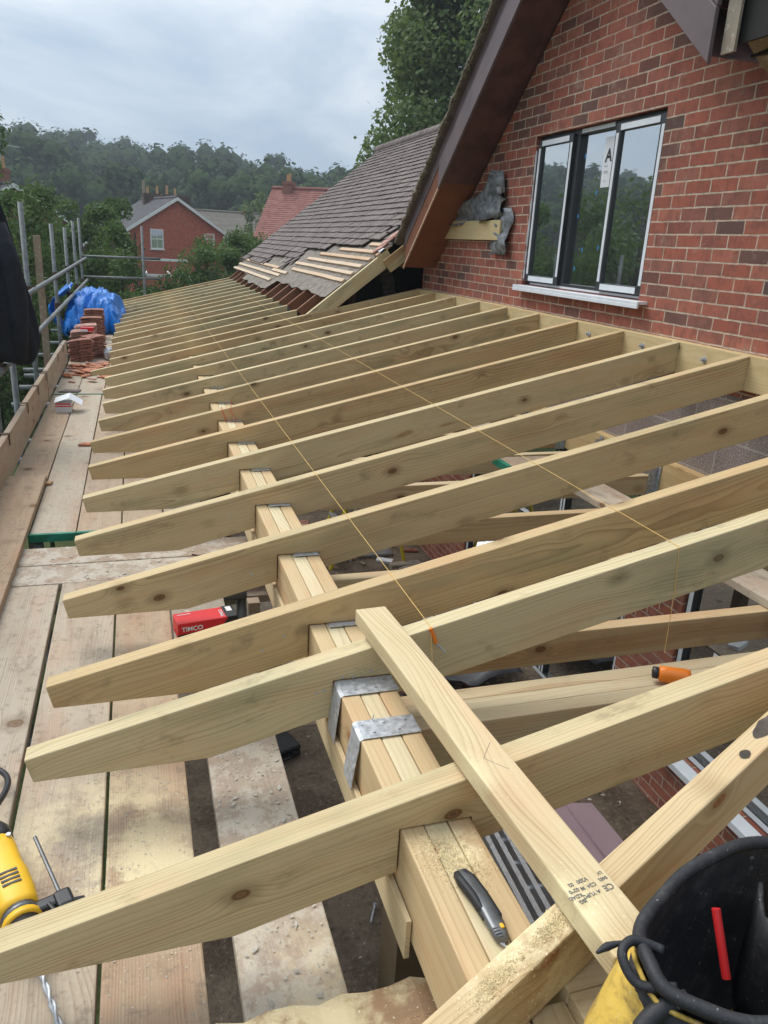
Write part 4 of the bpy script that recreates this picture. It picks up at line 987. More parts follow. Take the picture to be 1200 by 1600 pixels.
sv.tube(pts, [.05, .062, .062, .055, .046], 14); o = sv.build('sleeve', M['jacket'], jk, smooth=True)

# timber screws box on deck
bx = thing('screw_box', (.20, 2.86, -1.50), 'long red and black cardboard screw box on the deck', 'box'); bx.scale = (.88, .88, .88)
bM = Matrix.Rotation(R(9), 4, 'Z')
bb = MB().box((-.135, -.055, .0), (.135, .055, .075), bM).build('carton', M['redcard'], bx, bevel=.002)
k_ = MB().prism([(-.1365, -.001), (.1365, -.001), (.1365, .0765), (.095, .0765), (.060, .03), (-.1365, .022)], -.0562, -.0555, bM); k_.box((.085, -.0562, .0752), (.1365, .0562, .0765), bM); k_.box((.1352, -.0562, -.001), (.1365, .0562, .0765), bM)
k_.build('black_panel', M['blackcard'], bx)
text_mesh('TIMCO', .030, M['white'], bM @ Matrix.Translation((-.118, -.0572, .036)) @ Matrix.Rotation(R(90), 4, 'X'), bx, 'lettering', bold=.0006)
text_mesh('TIMCO', .022, M['white'], bM @ Matrix.Translation((.080, -.044, .0762)) @ Matrix.Rotation(R(90), 4, 'Z'), bx, 'lettering', bold=.0004)
MB().box((-.12, .03, .0757), (-.06, .034, .0762), bM).box((.10, .0, .077), (.125, .045, .0772), bM).build('white_print', M['white'], bx)
o = MB().box((-.02, -.028, 0), (.03, .028, .05)).build('timber_offcut', M['deck_grey'], loc=(.405, 2.99, -1.50), bevel=.002); tag(o, 'tiny square timber offcut right of the red screw box', 'offcut')
def case(loc, rz_, s, label):
    c = thing('tool_case', loc, label, 'tool case', 'black tool cases'); c.rotation_euler = (0, 0, rz_)
    MB().box((-.15*s, -.10*s, 0), (.15*s, .10*s, .045*s)).build('base', M['black'], c, bevel=.014*s)
    MB().box((-.15*s, -.10*s, .048*s), (.15*s, .10*s, .09*s)).build('lid', M['black'], c, bevel=.016*s)
    MB().box((-.10*s, -.112*s, .03*s), (-.07*s, -.10*s, .06*s)).box((.07*s, -.112*s, .03*s), (.10*s, -.10*s, .06*s)).build('latch', M['blackcard'], c, bevel=.002)
    MB().tube([(-.05*s, -.10*s, .045*s), (-.045*s, -.135*s, .045*s), (.045*s, -.135*s, .045*s), (.05*s, -.10*s, .045*s)], .009*s, 8).build('handle', M['black'], c)
case((.78, 4.62, GZ+.03), .35, 1.05, 'black tool case on the muddy ground nearest the camera, left of the beam')
case((.62, 4.75, GZ+.03), .0, .4, 'small black box beside the nearest tool case')
case((.54, 3.62, -1.60), .25, .75, 'black tool case tucked beside the beam behind the screw box')
mb = MB().box((.3, 3.35, -1.64), (.80, 4.1, -1.602)); o = mb.build('plank_platform', M['deck_grey'], bevel=.002); tag(o, 'grey boards beside the beam carrying the black case behind the screw box', 'board')
o = MB().box((-.02, 4.9, GZ+.0), (1.4, 7.4, GZ+.045)).build('paving', M['deck_grey']); o['kind'] = 'structure'
for (x, y, a, z, lb) in ((.93, 4.95, .3, GZ+.06, 'long silver screw on the mud beside the nearest tool case'), (1.04, 3.05, 1.1, GZ+.05, 'long silver screw on the mud by the beam post'), (.20, 3.66, -.6, -1.497, 'bent dark nail on the crosswise grimy boards')):
    L_ = .12 if z < -3 else .07
    o = MB().tube([(x, y, z), (x+L_*math.cos(a), y+L_*math.sin(a), z)], .006 if z < -3 else .003, 6).tube([(x+L_*math.cos(a), y+L_*math.sin(a), z), (x+(L_+.006)*math.cos(a), y+(L_+.006)*math.sin(a), z)], .012 if z < -3 else .006, 8).build('screw', M['galv'] if z < -3 else M['rust']); tag(o, lb, 'screw')
# sawdust and chips on the deck (uncountable)
mb = MB()
for k in range(1500):
    u = rr.random()
    if u < .35: x, y, z = rr.gauss(-.14, .13), rr.gauss(1.75, .3), -1.4975
    elif u < .7: x, y, z = rr.uniform(-.58, .50), rr.uniform(3.44, 3.86), -1.497
    else: x, y, z = rr.uniform(.15, .35), rr.uniform(.9, 2.7), -1.4965
    if x > .358 and y < 3.4: continue
    if -.152 < x < -.143 or .07 < x < .14 and y < 3.0: continue
    s = rr.uniform(.0012, .004) if u < .35 else (rr.uniform(.003, .013) if rr.random() < .18 else rr.uniform(.0015, .005)); a = rr.uniform(0, 3.14); c_, s_ = math.cos(a)*s, math.sin(a)*s
    mb.add([(x-c_, y-s_, z), (x+s_*.5, y-c_*.5, z+.001), (x+c_, y+s_, z+.002), (x-s_*.5, y+c_*.5, z)], [(0, 1, 2, 3)])
o = mb.build('wood_chips', M['grime'], kind='stuff'); tag(o, 'scattered plaster crumbs and wood chips on the deck boards', 'chips')
mb = MB()
for k in range(2600):
    c = rr.choice([(.54, 1.17, .03, -1.169), (.57, 1.12, .03, -1.169), (.49, .875, .03, None), (.62, .905, .03, None)])
    x, y = rr.gauss(c[0], c[2]), rr.gauss(c[1], c[2])
    if c[3] is None:
        t_ = (x-.02)/1.5; y = .640+t_*.55+rr.gauss(0, .010); z = ztop(x)+.002
    else: z = c[3]
    s = rr.uniform(.0008, .0022); a = rr.uniform(0, 3.14); c_, s_ = math.cos(a)*s, math.sin(a)*s
    if c[3] and not (.484 < x < .635 and .9 < y < 1.24): continue
    mb.add([(x-c_, y-s_, z), (x+s_*.6, y-c_*.6, z+.001), (x+c_, y+s_, z+.002), (x-s_*.6, y+c_*.6, z+.001)], [(0, 1, 2, 3)])
o = mb.build('sawdust', M['sawdust'], kind='stuff'); tag(o, 'pale sawdust sprinkled on the beam and hip rafter', 'sawdust')

# ------------------------------------------------------------------ utility knife
kn = thing('utility_knife', (.560, 1.01, -1.168), 'grey and black utility knife with yellow button lying on the beam', 'knife')
kn.rotation_euler = (0, 0, R(-86))
def loft(sections, mat, name, parent, n=14, e=.6):
    """sections (x, yc, zc, ry, rz)"""
    mb = MB()
    for (x, yc, zc, ry, rz_) in sections:
        for k in range(n):
            th = 2*math.pi*k/n; c, s = math.cos(th), math.sin(th)
            mb.v.append((x, yc+ry*math.copysign(abs(c)**e, c), zc+rz_*math.copysign(abs(s)**e, s)))
    for i in range(len(sections)-1):
        for k in range(n): mb.f.append((i*n+k, i*n+(k+1) % n, (i+1)*n+(k+1) % n, (i+1)*n+k))
    mb.f.append(tuple(reversed(range(n)))); q = (len(sections)-1)*n; mb.f.append(tuple(q+k for k in range(n)))
    mb.f = [tuple(reversed(f)) for f in mb.f]
    return mb.build(name, mat, parent, smooth=True)
def kc(x): return .010*math.sin((x+.085)/.17*2.6)-.004
loft([(-.088, kc(-.088)+.004, .009, .006, .006), (-.084, kc(-.084)+.003, .010, .014, .009), (-.06, kc(-.06), .011, .017, .011), (-.02, kc(-.02), .011, .0165, .011), (.02, kc(.02), .011, .016, .011), (.05, kc(.05), .011, .016, .010), (.072, kc(.072), .010, .014, .009), (.086, kc(.086)+.003, .009, .006, .006)], M['steelgrey'], 'body', kn)
for sgn, nm in ((1, 'grip'), (-1, 'grip')):
    loft([(-.082, kc(-.082)+sgn*.008, .012, .006, .008), (-.06, kc(-.06)+sgn*.0115, .013, .0075, .0105), (-.02, kc(-.02)+sgn*.011, .013, .0075, .0105), (.012 if sgn < 0 else .036, kc(.02)+sgn*.0115, .012, .0065, .0095), (.020 if sgn < 0 else .045, kc(.03)+sgn*.011, .011, .003, .006)], M['blacksoft'], nm, kn, 12)
MB().box((.056, kc(.06)+.002, .018), (.066, kc(.06)+.009, .0225)).build('button', M['yellow'], kn, bevel=.0015)
MB().box((.012, kc(.02)-.018, .006), (.030, kc(.03)-.013, .014)).build('slider', M['blacksoft'], kn, bevel=.001)
MB().add([(.083, .002, .010), (.098, .000, .009), (.086, -.008, .010), (.083, .002, .0108), (.098, 0, .0095), (.086, -.008, .0108)], [(0, 2, 1), (3, 4, 5), (0, 1, 4, 3), (1, 2, 5, 4)]).build('blade_tip', M['galv'], kn)
rg_ = MB()
for k in range(4): rg_.box((.060+k*.006, kc(.07)-.012, .0185), (.062+k*.006, kc(.07)+.0, .0205))
rg_.build('ribs', M['steelgrey'], kn)

# ------------------------------------------------------------------ rotary hammer
dr = thing('rotary_hammer', (-.365, 1.78, -1.5), 'yellow and black rotary hammer drill lying on the deck, bit under the nearest rafter', 'power drill')
S_, E_ = Vector((-.420, 1.775, -1.444)), Vector((-.281, 1.403, -1.456)); MD, LD = frame(S_, E_); MD = rel(dr.location) @ MD
def dpart(secs, mat, name, n=20, e=.7):
    o = loft(secs, mat, name, dr, n, e); o.matrix_basis = MD; return o
dpart([(.0, 0, .0, .02, .02), (.008, 0, 0, .036, .038), (.03, 0, 0, .044, .046), (.055, 0, 0, .046, .048), (.075, 0, 0, .044, .047)], M['black'], 'motor_end')
dpart([(.070, 0, 0, .043, .047), (.10, 0, 0, .044, .048), (.16, 0, 0, .043, .047), (.19, 0, 0, .047, .050), (.25, 0, 0, .047, .050), (.285, 0, 0, .044, .046), (.30, 0, 0, .040, .042)], M['yellow'], 'casing')
dpart([(.300, 0, 0, .041, .043), (.318, 0, 0, .041, .043)], M['steelgrey'], 'collar_ring', e=1.)
dpart([(.318, 0, 0, .043, .044), (.330, 0, 0, .043, .044), (.334, 0, 0, .038, .039)], M['yellow'], 'front_ring', e=1.)
dpart([(.334, 0, 0, .037, .037), (.36, 0, 0, .036, .036), (.385, 0, 0, .026, .026), (.41, 0, 0, .020, .020), (.42, 0, 0, .012, .012)], M['black'], 'chuck', e=1.)
o = MB().box((.296, .0, -.02), (.330, .095, .022)).box((.300, .07, -.035), (.352, .108, .03)).build('side_handle_clamp', M['black'], dr, bevel=.008); o.matrix_basis = MD
o = MB().tube([(.10, .085, .02), (.345, .085, .02)], .0048, 8).build('depth_stop', M['steelgrey'], dr); o.matrix_basis = MD
o = MB().tube([(.33, .055, .03), (.365, .062, .03)], .005, 8).tube([(.325, .09, .0), (.327, .13, -.01)], .013, 10).build('clamp_knob', M['black'], dr); o.matrix_basis = MD
o = MB().tube([(.325, -.035, -.02), (.33, -.10, -.03), (.33, -.20, -.03)], [.018, .02, .022], 14).build('side_handle', M['black'], dr, smooth=True); o.matrix_basis = MD
v_ = MB()
for k in range(4): v_.box((.205+k*.013, -.020, .0495), (.211+k*.013, .020, .0512))
o = v_.build('vent_slots', M['blackcard'], dr); o.matrix_basis = MD
for (a, b) in ((.085, .03), (.085, -.03)):
    o = MB().tube([(a, b, .040), (a, b, .0475)], .006, 10).build('screw_head', M['galv'], dr); o.matrix_basis = MD
o = MB().tube([(-.06-.22*k/24, .02+.07*math.sin(k/24*2.2), .01-.04*k/24) for k in range(25)], .0085, 10).build('cable', M['black'], dr, smooth=True); o.matrix_basis = MD
hb = MB(); hb.curve([(-.02, -.03, -.02), (.0, -.09, -.03), (.10, -.13, -.03), (.22, -.10, -.03), (.26, -.04, -.02)], [.024, .024, .02, .02, .022], 12); o = hb.build('rear_handle', M['black'], dr, smooth=True); o.matrix_basis = MD
bt_ = MB(); pts = []; 
for s in range(2):
    pts = []
    for k in range(60):
        x = .42+k*.0055; th = k*.42+s*math.pi; pts.append((x, .0035*math.cos(th), .0035*math.sin(th)-.028*min(1, (x-.42)/.3)))
    bt_.tube(pts, .0042, 6)
o = bt_.build('drill_bit', M['galv'], dr, smooth=True); o.matrix_basis = MD

# ------------------------------------------------------------------ tool bag
BC = Vector((.815, .612, -.85)); bg_ = thing('tool_bag', (BC.x, BC.y, -1.165), 'open round tool bag, black rim and dirty yellow sides, on the corner', 'tool bag')
rot = R(8)
def ell(a, b, th, z, wob=0): 
    c, s = a*math.cos(th)*(1+wob), b*math.sin(th)*(1+wob); return (c*math.cos(rot)-s*math.sin(rot), c*math.sin(rot)+s*math.cos(rot), z)
def ring(a, b, z, n=72, w=.0, ph=0): return [ell(a, b, 2*math.pi*k/n, z+w*noise.noise(Vector((math.cos(2*math.pi*k/n)*1.5, math.sin(2*math.pi*k/n)*1.5, ph))), .05*noise.noise(Vector((math.cos(2*math.pi*k/n)*2, math.sin(2*math.pi*k/n)*2, ph+z*9)))) for k in range(n+1)]
H = 1.165-.85
rows = [[(x-.115, y-.01, z) for x, y, z in ring(.185, .105, .0)], [(x-.105, y-.012, z) for x, y, z in ring(.215, .125, .05)], [(x-.075, y-.01, z) for x, y, z in ring(.232, .130, .14)], [(x-.038, y-.004, z) for x, y, z in ring(.238, .128, .22)], ring(.236, .123, H-.03, w=.02)]
o = MB().sheet(rows).build('side_fabric', M['yellowcloth'], bg_, smooth=True, solid=.004)
rows = [ring(.228, .115, H-.005, w=.02), ring(.222, .112, .22), ring(.15, .08, .02), ring(.01, .01, .018)]
MB().sheet(rows).build('lining', M['rubber'], bg_, smooth=True)
MB().tube(ring(.238, .123, H, w=.02), .0095, 10).build('rim', M['rubber'], bg_, smooth=True)
MB().tube(ring(.243, .128, H-.020, w=.02), .0035, 6).build('piping', M['yellowcloth'], bg_, smooth=True)
rows = [ring(.2415, .1265, H-.024, w=.02), [(x-.008, y-.001, z) for x, y, z in ring(.243, .130, H-.07)]]; MB().sheet(rows).build('upper_band', M['rubber'], bg_, smooth=True, solid=.003)
hs = [(-.205, .0, H+.005), (-.238, .018, H+.012), (-.262, .006, H+.006), (-.255, -.025, H-.01), (-.215, -.045, H-.004)]
MB().curve(hs, .0065, 10).build('handle_loop', M['rubber'], bg_, smooth=True)
hs = [(-.205, -.055, H-.012), (-.235, -.052, H-.022), (-.262, -.055, H-.04), (-.285, -.068, H-.075), (-.300, -.088, H-.125), (-.302, -.105, H-.20)]
MB().curve(hs, [.010, .011, .012, .017, .019, .018], 12).build('handle', M['rubber'], bg_, smooth=True)
MB().curve([(-.25, .02, H+.01), (-.272, .024, H+.004), (-.290, .020, H+.003)], [.002, .0055, .002], 8).build('strap_end', M['rubber'], bg_, smooth=True)
sk = MB(); sk.sheet([[(-.285+.01*i, -.05-.006*i+.01*math.sin(i), H-.05-.05*j+.01*math.sin(i*1.3+j)) for i in range(9)] for j in range(5)]); sk.build('loose_fabric', M['yellowcloth'], bg_, smooth=True, solid=.003)
dv = MB()
for q, (x0, wv) in enumerate(((.02, .014), (.075, .018))):
    dv.sheet([[(x0+.02*math.sin(j*.9+q), -.09+.022*j, H-.03-.05*i+.008*math.sin(j*1.7)) for j in range(9)] for i in range(5)])
dv.build('divider', M['rubber'], bg_, smooth=True, solid=.006)
for q in range(3):
    pts = [(.035+.03*q+.018*math.cos(k*.5+q), -.05+.03*q+.028*math.sin(k*.5), H-.055-.01*q) for k in range(9)]
    MB().tube(pts, .0032, 6).build('pocket_edge', M['steelgrey'], bg_, smooth=True)
for q, (a_, b_, r_, mt, lb) in enumerate([((.86, .60, -.90), (.83, .66, -1.08), .010, 'steelgrey', 'grey metal tool shaft lying inside the tool bag'), ((.90, .64, -.895), (.87, .58, -1.06), .007, 'galv', 'thin bright steel tool standing inside the tool bag')]):
    o = MB().tube([a_, b_], r_, 10).build('hand_tool', M[mt]); tag(o, lb, 'tool')
o = MB().tube([(.747, .671, -.87), (.742, .622, -.945)], .0062, 12).build('marker_pen', M['red']); tag(o, 'red marker standing inside the open tool bag', 'pen')
o = MB().tube([(.985, .69, -.88), (.985, .66, -1.0)], .010, 10).build('yellow_tool_handle', M['yellow']); tag(o, 'yellow tool handle at the right inside the tool bag', 'tool')

# ------------------------------------------------------------------ inside, below the joists
lad = thing('step_ladder', (2.35, 8.05, GZ), 'yellow step ladder standing on the rubble floor under the rafters', 'ladder')
for s in (-.22, .22):
    MB().tube([(-.42, s*1.25, .02), (-.02, s*.75, 1.75)], .025, 6).build('stile', M['yellowgrp'], lad); MB().tube([(.46, s*1.25, .02), (.04, s*.75, 1.75)], .020, 6).build('rear_leg', M['yellowgrp'], lad)
for k in range(6):
    t_ = .14+k*.15; x = -.42+.40*t_; MB().box((x-.04, -.25*(1-.35*t_), .02+1.73*t_-.012), (x+.04, .25*(1-.35*t_), .02+1.73*t_+.012)).build('tread', M['alu'], lad)
MB().box((-.08, -.2, 1.74), (.09, .2, 1.79)).build('top_cap', M['yellowgrp'], lad)
al = thing('aluminium_ladder', (1.75, 3.3, GZ), 'folded aluminium ladder sections leaning inside beside the beam', 'ladder')
P0, P1 = Vector((1.40, 2.85, -2.35)), Vector((1.22, 1.75, -2.62))
P0 = Vector((1.44, 2.66, -2.5)); P1 = Vector((1.415, 2.10, -2.5))
for k in range(4):
    off = Vector((-.05+.048*k, -.006*k, -.0*k)); Mx, Ln = frame(P0+off, P1+off); o = MB().box((-.5, -.011, -.05), (Ln+.5, .011, .02)).build('stile', M['alu'], M=Mx); o.parent = al; o.matrix_parent_inverse = al.matrix_basis.inverted()
for k in range(5):
    q = (P0).lerp(P1, k/4); o = MB().tube([q+Vector((0, 0, -.03)), q+Vector((.34, -.02, -.03))], .014, 8).build('rung', M['alu']); o.parent = al; o.matrix_parent_inverse = al.matrix_basis.inverted()
for k in range(2):
    Mx = Matrix.Translation((2.10+.20*k, 2.55-.03*k, -2.96-.02*k)) @ Matrix.Rotation(R(-4+5*k), 4, 'Z') @ Matrix.Rotation(R(12), 4, 'Y')
    o = MB().box((-.095, -.55, -.012), (.095, .62, 0)).build('plasterboard_strip', M['mauve'], M=Mx); tag(o, 'mauve board strip lying below the hip rafter, %s of the two' % ('left' if k == 0 else 'right'), 'board', 'mauve board strips')
o = MB().sheet([[(1.85+.08*i, 4.95+.08*j, GZ+.25+.12*noise.noise(Vector((i*.2, j*.2, 0)))+.05*noise.noise(Vector((i*.6, j*.6, 0)))) for i in range(14)] for j in range(10)]).build('membrane_sheet', M['sheeting'], smooth=True, solid=.003); tag(o, 'crumpled grey plastic sheet on the floor before the patio door', 'sheet')
for k in range(3):
    Mx, Ln = frame((2.55+.08*k, 4.75-.06*k, GZ+.10+.02*k), (3.05+.05*k, 4.35, GZ+.12)); o = MB().box((0, -.02, -.03), (Ln, .02, .03)).build('aluminium_profile', M['alu'], M=Mx); tag(o, 'aluminium door track profile lying by the patio door', 'profile', 'door track profiles')
for k in range(70):
    s = rr.uniform(.03, .13); mt = rr.choice(['deck_grey', 'claytile', 'grime', 'block', 'whitecard', 'darkwood', 'alu'])
    Mx = Matrix.Translation((rr.uniform(1.1, 3.0), rr.uniform(4.9, 9.5), GZ+.05)) @ Matrix.Rotation(rr.uniform(0, 6), 4, 'Z') @ Matrix.Rotation(rr.uniform(-.4, .4), 4, 'X')
    o = MB().box((-s*rr.uniform(.6, 2.4), -s*.5, -s*.3), (s, s*.5, s*.3)).build('rubble_piece', M[mt], M=Mx, bevel=.006); tag(o, 'piece of rubble or offcut on the floor under the joists', 'rubble', 'rubble on the floor')
mb = MB()
for k in range(500):
    x, y = rr.uniform(.3, 3.0), rr.uniform(1.5, 6); s = rr.uniform(.004, .02); a = rr.uniform(0, 3); z = GZ+.048; c_, s_ = math.cos(a)*s, math.sin(a)*s
    mb.add([(x-c_, y-s_, z+.006), (x+s_*.5, y-c_*.5, z+.010), (x+c_, y+s_, z), (x-s_*.5, y+c_*.5, z+.008)], [(0, 1, 2, 3)])
o = mb.build('floor_crumbs', M['grime'], kind='stuff'); tag(o, 'small crumbs and chips strewn over the muddy floor', 'crumbs')

# ------------------------------------------------------------------ houses
def bgpart(mb, name, mat, parent, **k): return mb.build(name, mat, parent, **k)
def box_house(name, loc, rz_, w, dpt, eave, apex, wallm, roofm, label, base=-4.2, over=.25, gable='y', parts=True, group=None):
    """gable end faces -y before rotation; w across x, dpt along y; heights relative to base"""
    h = thing(name, loc, label, 'house', group); h.rotation_euler = (0, 0, rz_)
    m = MB(); m.prism([(-w/2, 0), (w/2, 0), (w/2, eave), (0, apex), (-w/2, eave)], 0, dpt); bgpart(m, 'wall', wallm, h)
    r = MB(); sl2 = (apex-eave)/(w/2); t = .14
    for s in (-1, 1):
        a = (s*(w/2+over), eave-sl2*over); b = (0, apex); n_ = 26
        for k in range(n_):
            x0 = a[0]+(b[0]-a[0])*k/n_; z0 = a[1]+(b[1]-a[1])*k/n_; x1 = a[0]+(b[0]-a[0])*(k+1)/n_; z1 = a[1]+(b[1]-a[1])*(k+1)/n_
            vs = [(x0, -over, z0+.14), (x0, dpt+over, z0+.14), (x1, dpt+over, z1+.115), (x1, -over, z1+.115), (x0, -over, z0+.02), (x0, dpt+over, z0+.02)]
            r.add(vs, [(0, 1, 2, 3), (0, 4, 5, 1)] if s > 0 else [(3, 2, 1, 0), (1, 5, 4, 0)])
        r.add([(a[0], -over, a[1]+.02), (b[0], -over, b[1]+.02), (b[0], dpt+over, b[1]+.02), (a[0], dpt+over, a[1]+.02)], [(0, 1, 2, 3)])
    r.tube([(0, -over, apex+.13), (0, dpt+over, apex+.13)], .12, 8)
    ro = bgpart(r, 'roof', roofm, h)
    for s in (-1, 1):
        m = MB(); a = (s*(w/2+over), eave-sl2*over); m.add([(a[0], -over-.03, a[1]-.08), (0, -over-.03, apex-.08), (0, -over-.03, apex+.14), (a[0], -over-.03, a[1]+.14), (a[0], -over, a[1]-.08), (0, -over, apex-.08), (0, -over, apex+.14), (a[0], -over, a[1]+.14)], [(0,1,2,3), (7,6,5,4), (0,4,5,1), (3,2,6,7)] if s < 0 else [(3,2,1,0), (4,5,6,7), (1,5,4,0), (7,6,2,3)])
        bgpart(m, 'barge_board', M['white'], h)
        MB().tube([(s*(w/2+over+.05), -over, eave-sl2*over+.02), (s*(w/2+over+.05), dpt+over, eave-sl2*over+.02)], .06, 8).build('gutter', M['black'], h)
    return h, ro
def hwindow(h, x, z, ww, hh, y=0, bars=True):
    f = MB(); t = .07; y0 = y-.06
    f.box((x, y0, z), (x+t, y, z+hh)); f.box((x+ww-t, y0, z), (x+ww, y, z+hh)); f.box((x+t, y0, z), (x+ww-t, y, z+t)); f.box((x+t, y0, z+hh-t), (x+ww-t, y, z+hh)); f.box((x+t, y0, z+hh*.5-.03), (x+ww-t, y, z+hh*.5+.03)); f.box((x-.05, y0-.06, z-.07), (x+ww+.05, y, z))
    if bars: f.box((x+ww*.5-.015, y0+.02, z+t), (x+ww*.5+.015, y, z+hh*.5-.03)); f.box((x+ww*.5-.0151, y0+.02, z+hh*.5+.03), (x+ww*.5+.0151, y, z+hh-t))
    fo = f.build('window', M['white'], h); MB().box((x+t, y-.03, z+t), (x+ww-t, y-.01, z+hh-t)).build('pane', M['glass_far'], fo)
def chimney(ro, x, y, z, w=.9, d=.55, hgt=1.0, pots=4, mat='farbrick'):
    m = MB().box((x-w/2, y-d/2, z-.8), (x+w/2, y+d/2, z+hgt)).box((x-w/2-.05, y-d/2-.05, z+hgt-.2), (x+w/2+.05, y+d/2+.05, z+hgt-.08)); c = m.build('chimney', M[mat], ro)
    p = MB()
    for k in range(pots):
        px = x-w/2+w*(k+.5)/pots; ph = .45+.2*((k*7) % 3)/2; p.tube([(px, y, z+hgt), (px, y, z+hgt+ph-.08), (px, y, z+hgt+ph-.08), (px, y, z+hgt+ph)], [.10, .085, .10, .10], 8)
    p.build('chimney_pot', M['pot'], ro)
B = -4.6
h1, r1 = box_house('tile_hung_house', (3.0, 60, B), R(15), 6.75, 8.5, 4.75, 6.85, M['tilehung'], M['slate'], 'red tile-hung gable house with slate roof and white bargeboards')
hwindow(h1, -1.95, 3.50, .92, 1.32); hwindow(h1, 1.95, 3.98, .75, .72, bars=False)
chimney(r1, .35, 5.6, 6.5, 2.2, .6, .85, 3, 'darkbrick'); chimney(r1, .95, 3.2, 6.4, 2.0, .55, .85, 1, 'darkbrick')
MB().tube([(-3.0, -.08, 4.5), (-3.0, -.08, .2)], .05, 8).build('downpipe', M['black'], h1)
h5, r5 = box_house('outhouse', (-2.2, 62, B), 0, 2.6, 3, 3.4, 4.3, M['farbrick'], M['slate'], 'small brick outhouse against the left of the tile-hung house')
h2, r2 = box_house('brick_house', (-5.6, 45, B), R(22), 5.0, 8, 4.9, 6.4, M['farbrick'], M['slate'], 'brown brick gable house with white verge, half hidden by trees at left')
chimney(r2, .0, 2.0, 6.6, .8, .5, .7, 2); hwindow(h2, .9, 3.9, .6, .7)
MB().tube([(.1, 2, 7.2), (.1, 2, 8.6)], .03, 6).tube([(-.6, 2, 8.4), (1.1, 2, 8.35)], .02, 6).tube([(-.3, 1.7, 8.4), (-.3, 2.3, 8.4)], .015, 5).tube([(.5, 1.7, 8.38), (.5, 2.3, 8.38)], .015, 5).build('aerial', M['galv'], r2)
h3, r3 = box_house('bungalow', (14.2, 84, B), R(90), 7.5, 9.0, 4.3, 6.75, M['farbrick'], M['greyroof'], 'low house with grey tiled roof between the two red houses')
chimney(r3, 0, 3.3, 6.6, .5, .6, .5, 2)
# red roofed house on the right: ridge along x, left verge in view
h4, r4 = box_house('red_roofed_house', (17.2, 52.6, B), R(56), 6.2, 9.2, 4.55, 7.8, M['farbrick'], M['redroof'], 'brick house with steep mottled red tile roof behind the stripped roof')
chimney(r4, 0, 8.2, 7.6, .75, .65, .75, 2, 'farbrick')
h6, r6 = box_house('red_roofed_house', (-33, 42, B), R(60), 8, 12, 5., 7.6, M['farbrick'], M['redroof'], 'red roofed house left of view, mirrored in the gable window'); chimney(r6, 0, 3, 7.4)
o = MB().tube([(1.05, 75, B), (1.05, 75, 4.15)], [.16, .12], 8).build('utility_pole', M['deck_grey']); tag(o, 'wooden utility pole behind the tile-hung house chimney', 'pole')
# conservatory / white glazing behind the bushes
cv = thing('glasshouse', (.9, 34, B), 'white framed glass lean-to roof half hidden behind the scaffold', 'glasshouse')
MB().box((-1.5, 0, 2.9), (1.3, .06, 3.0)).box((-1.5, 2.0, 3.45), (1.3, 2.06, 3.55)).box((1.25, 0, 0), (1.32, .07, 3.0)).box((-1.5, 0, 0), (-1.43, .07, 3.0)).build('frame', M['white'], cv)
MB().box((-.5, 0, 3.0), (-.44, 2.0, 3.05)).box((.4, 0, 3.0), (.46, 2.0, 3.05)).build('glazing_bar', M['white'], cv)

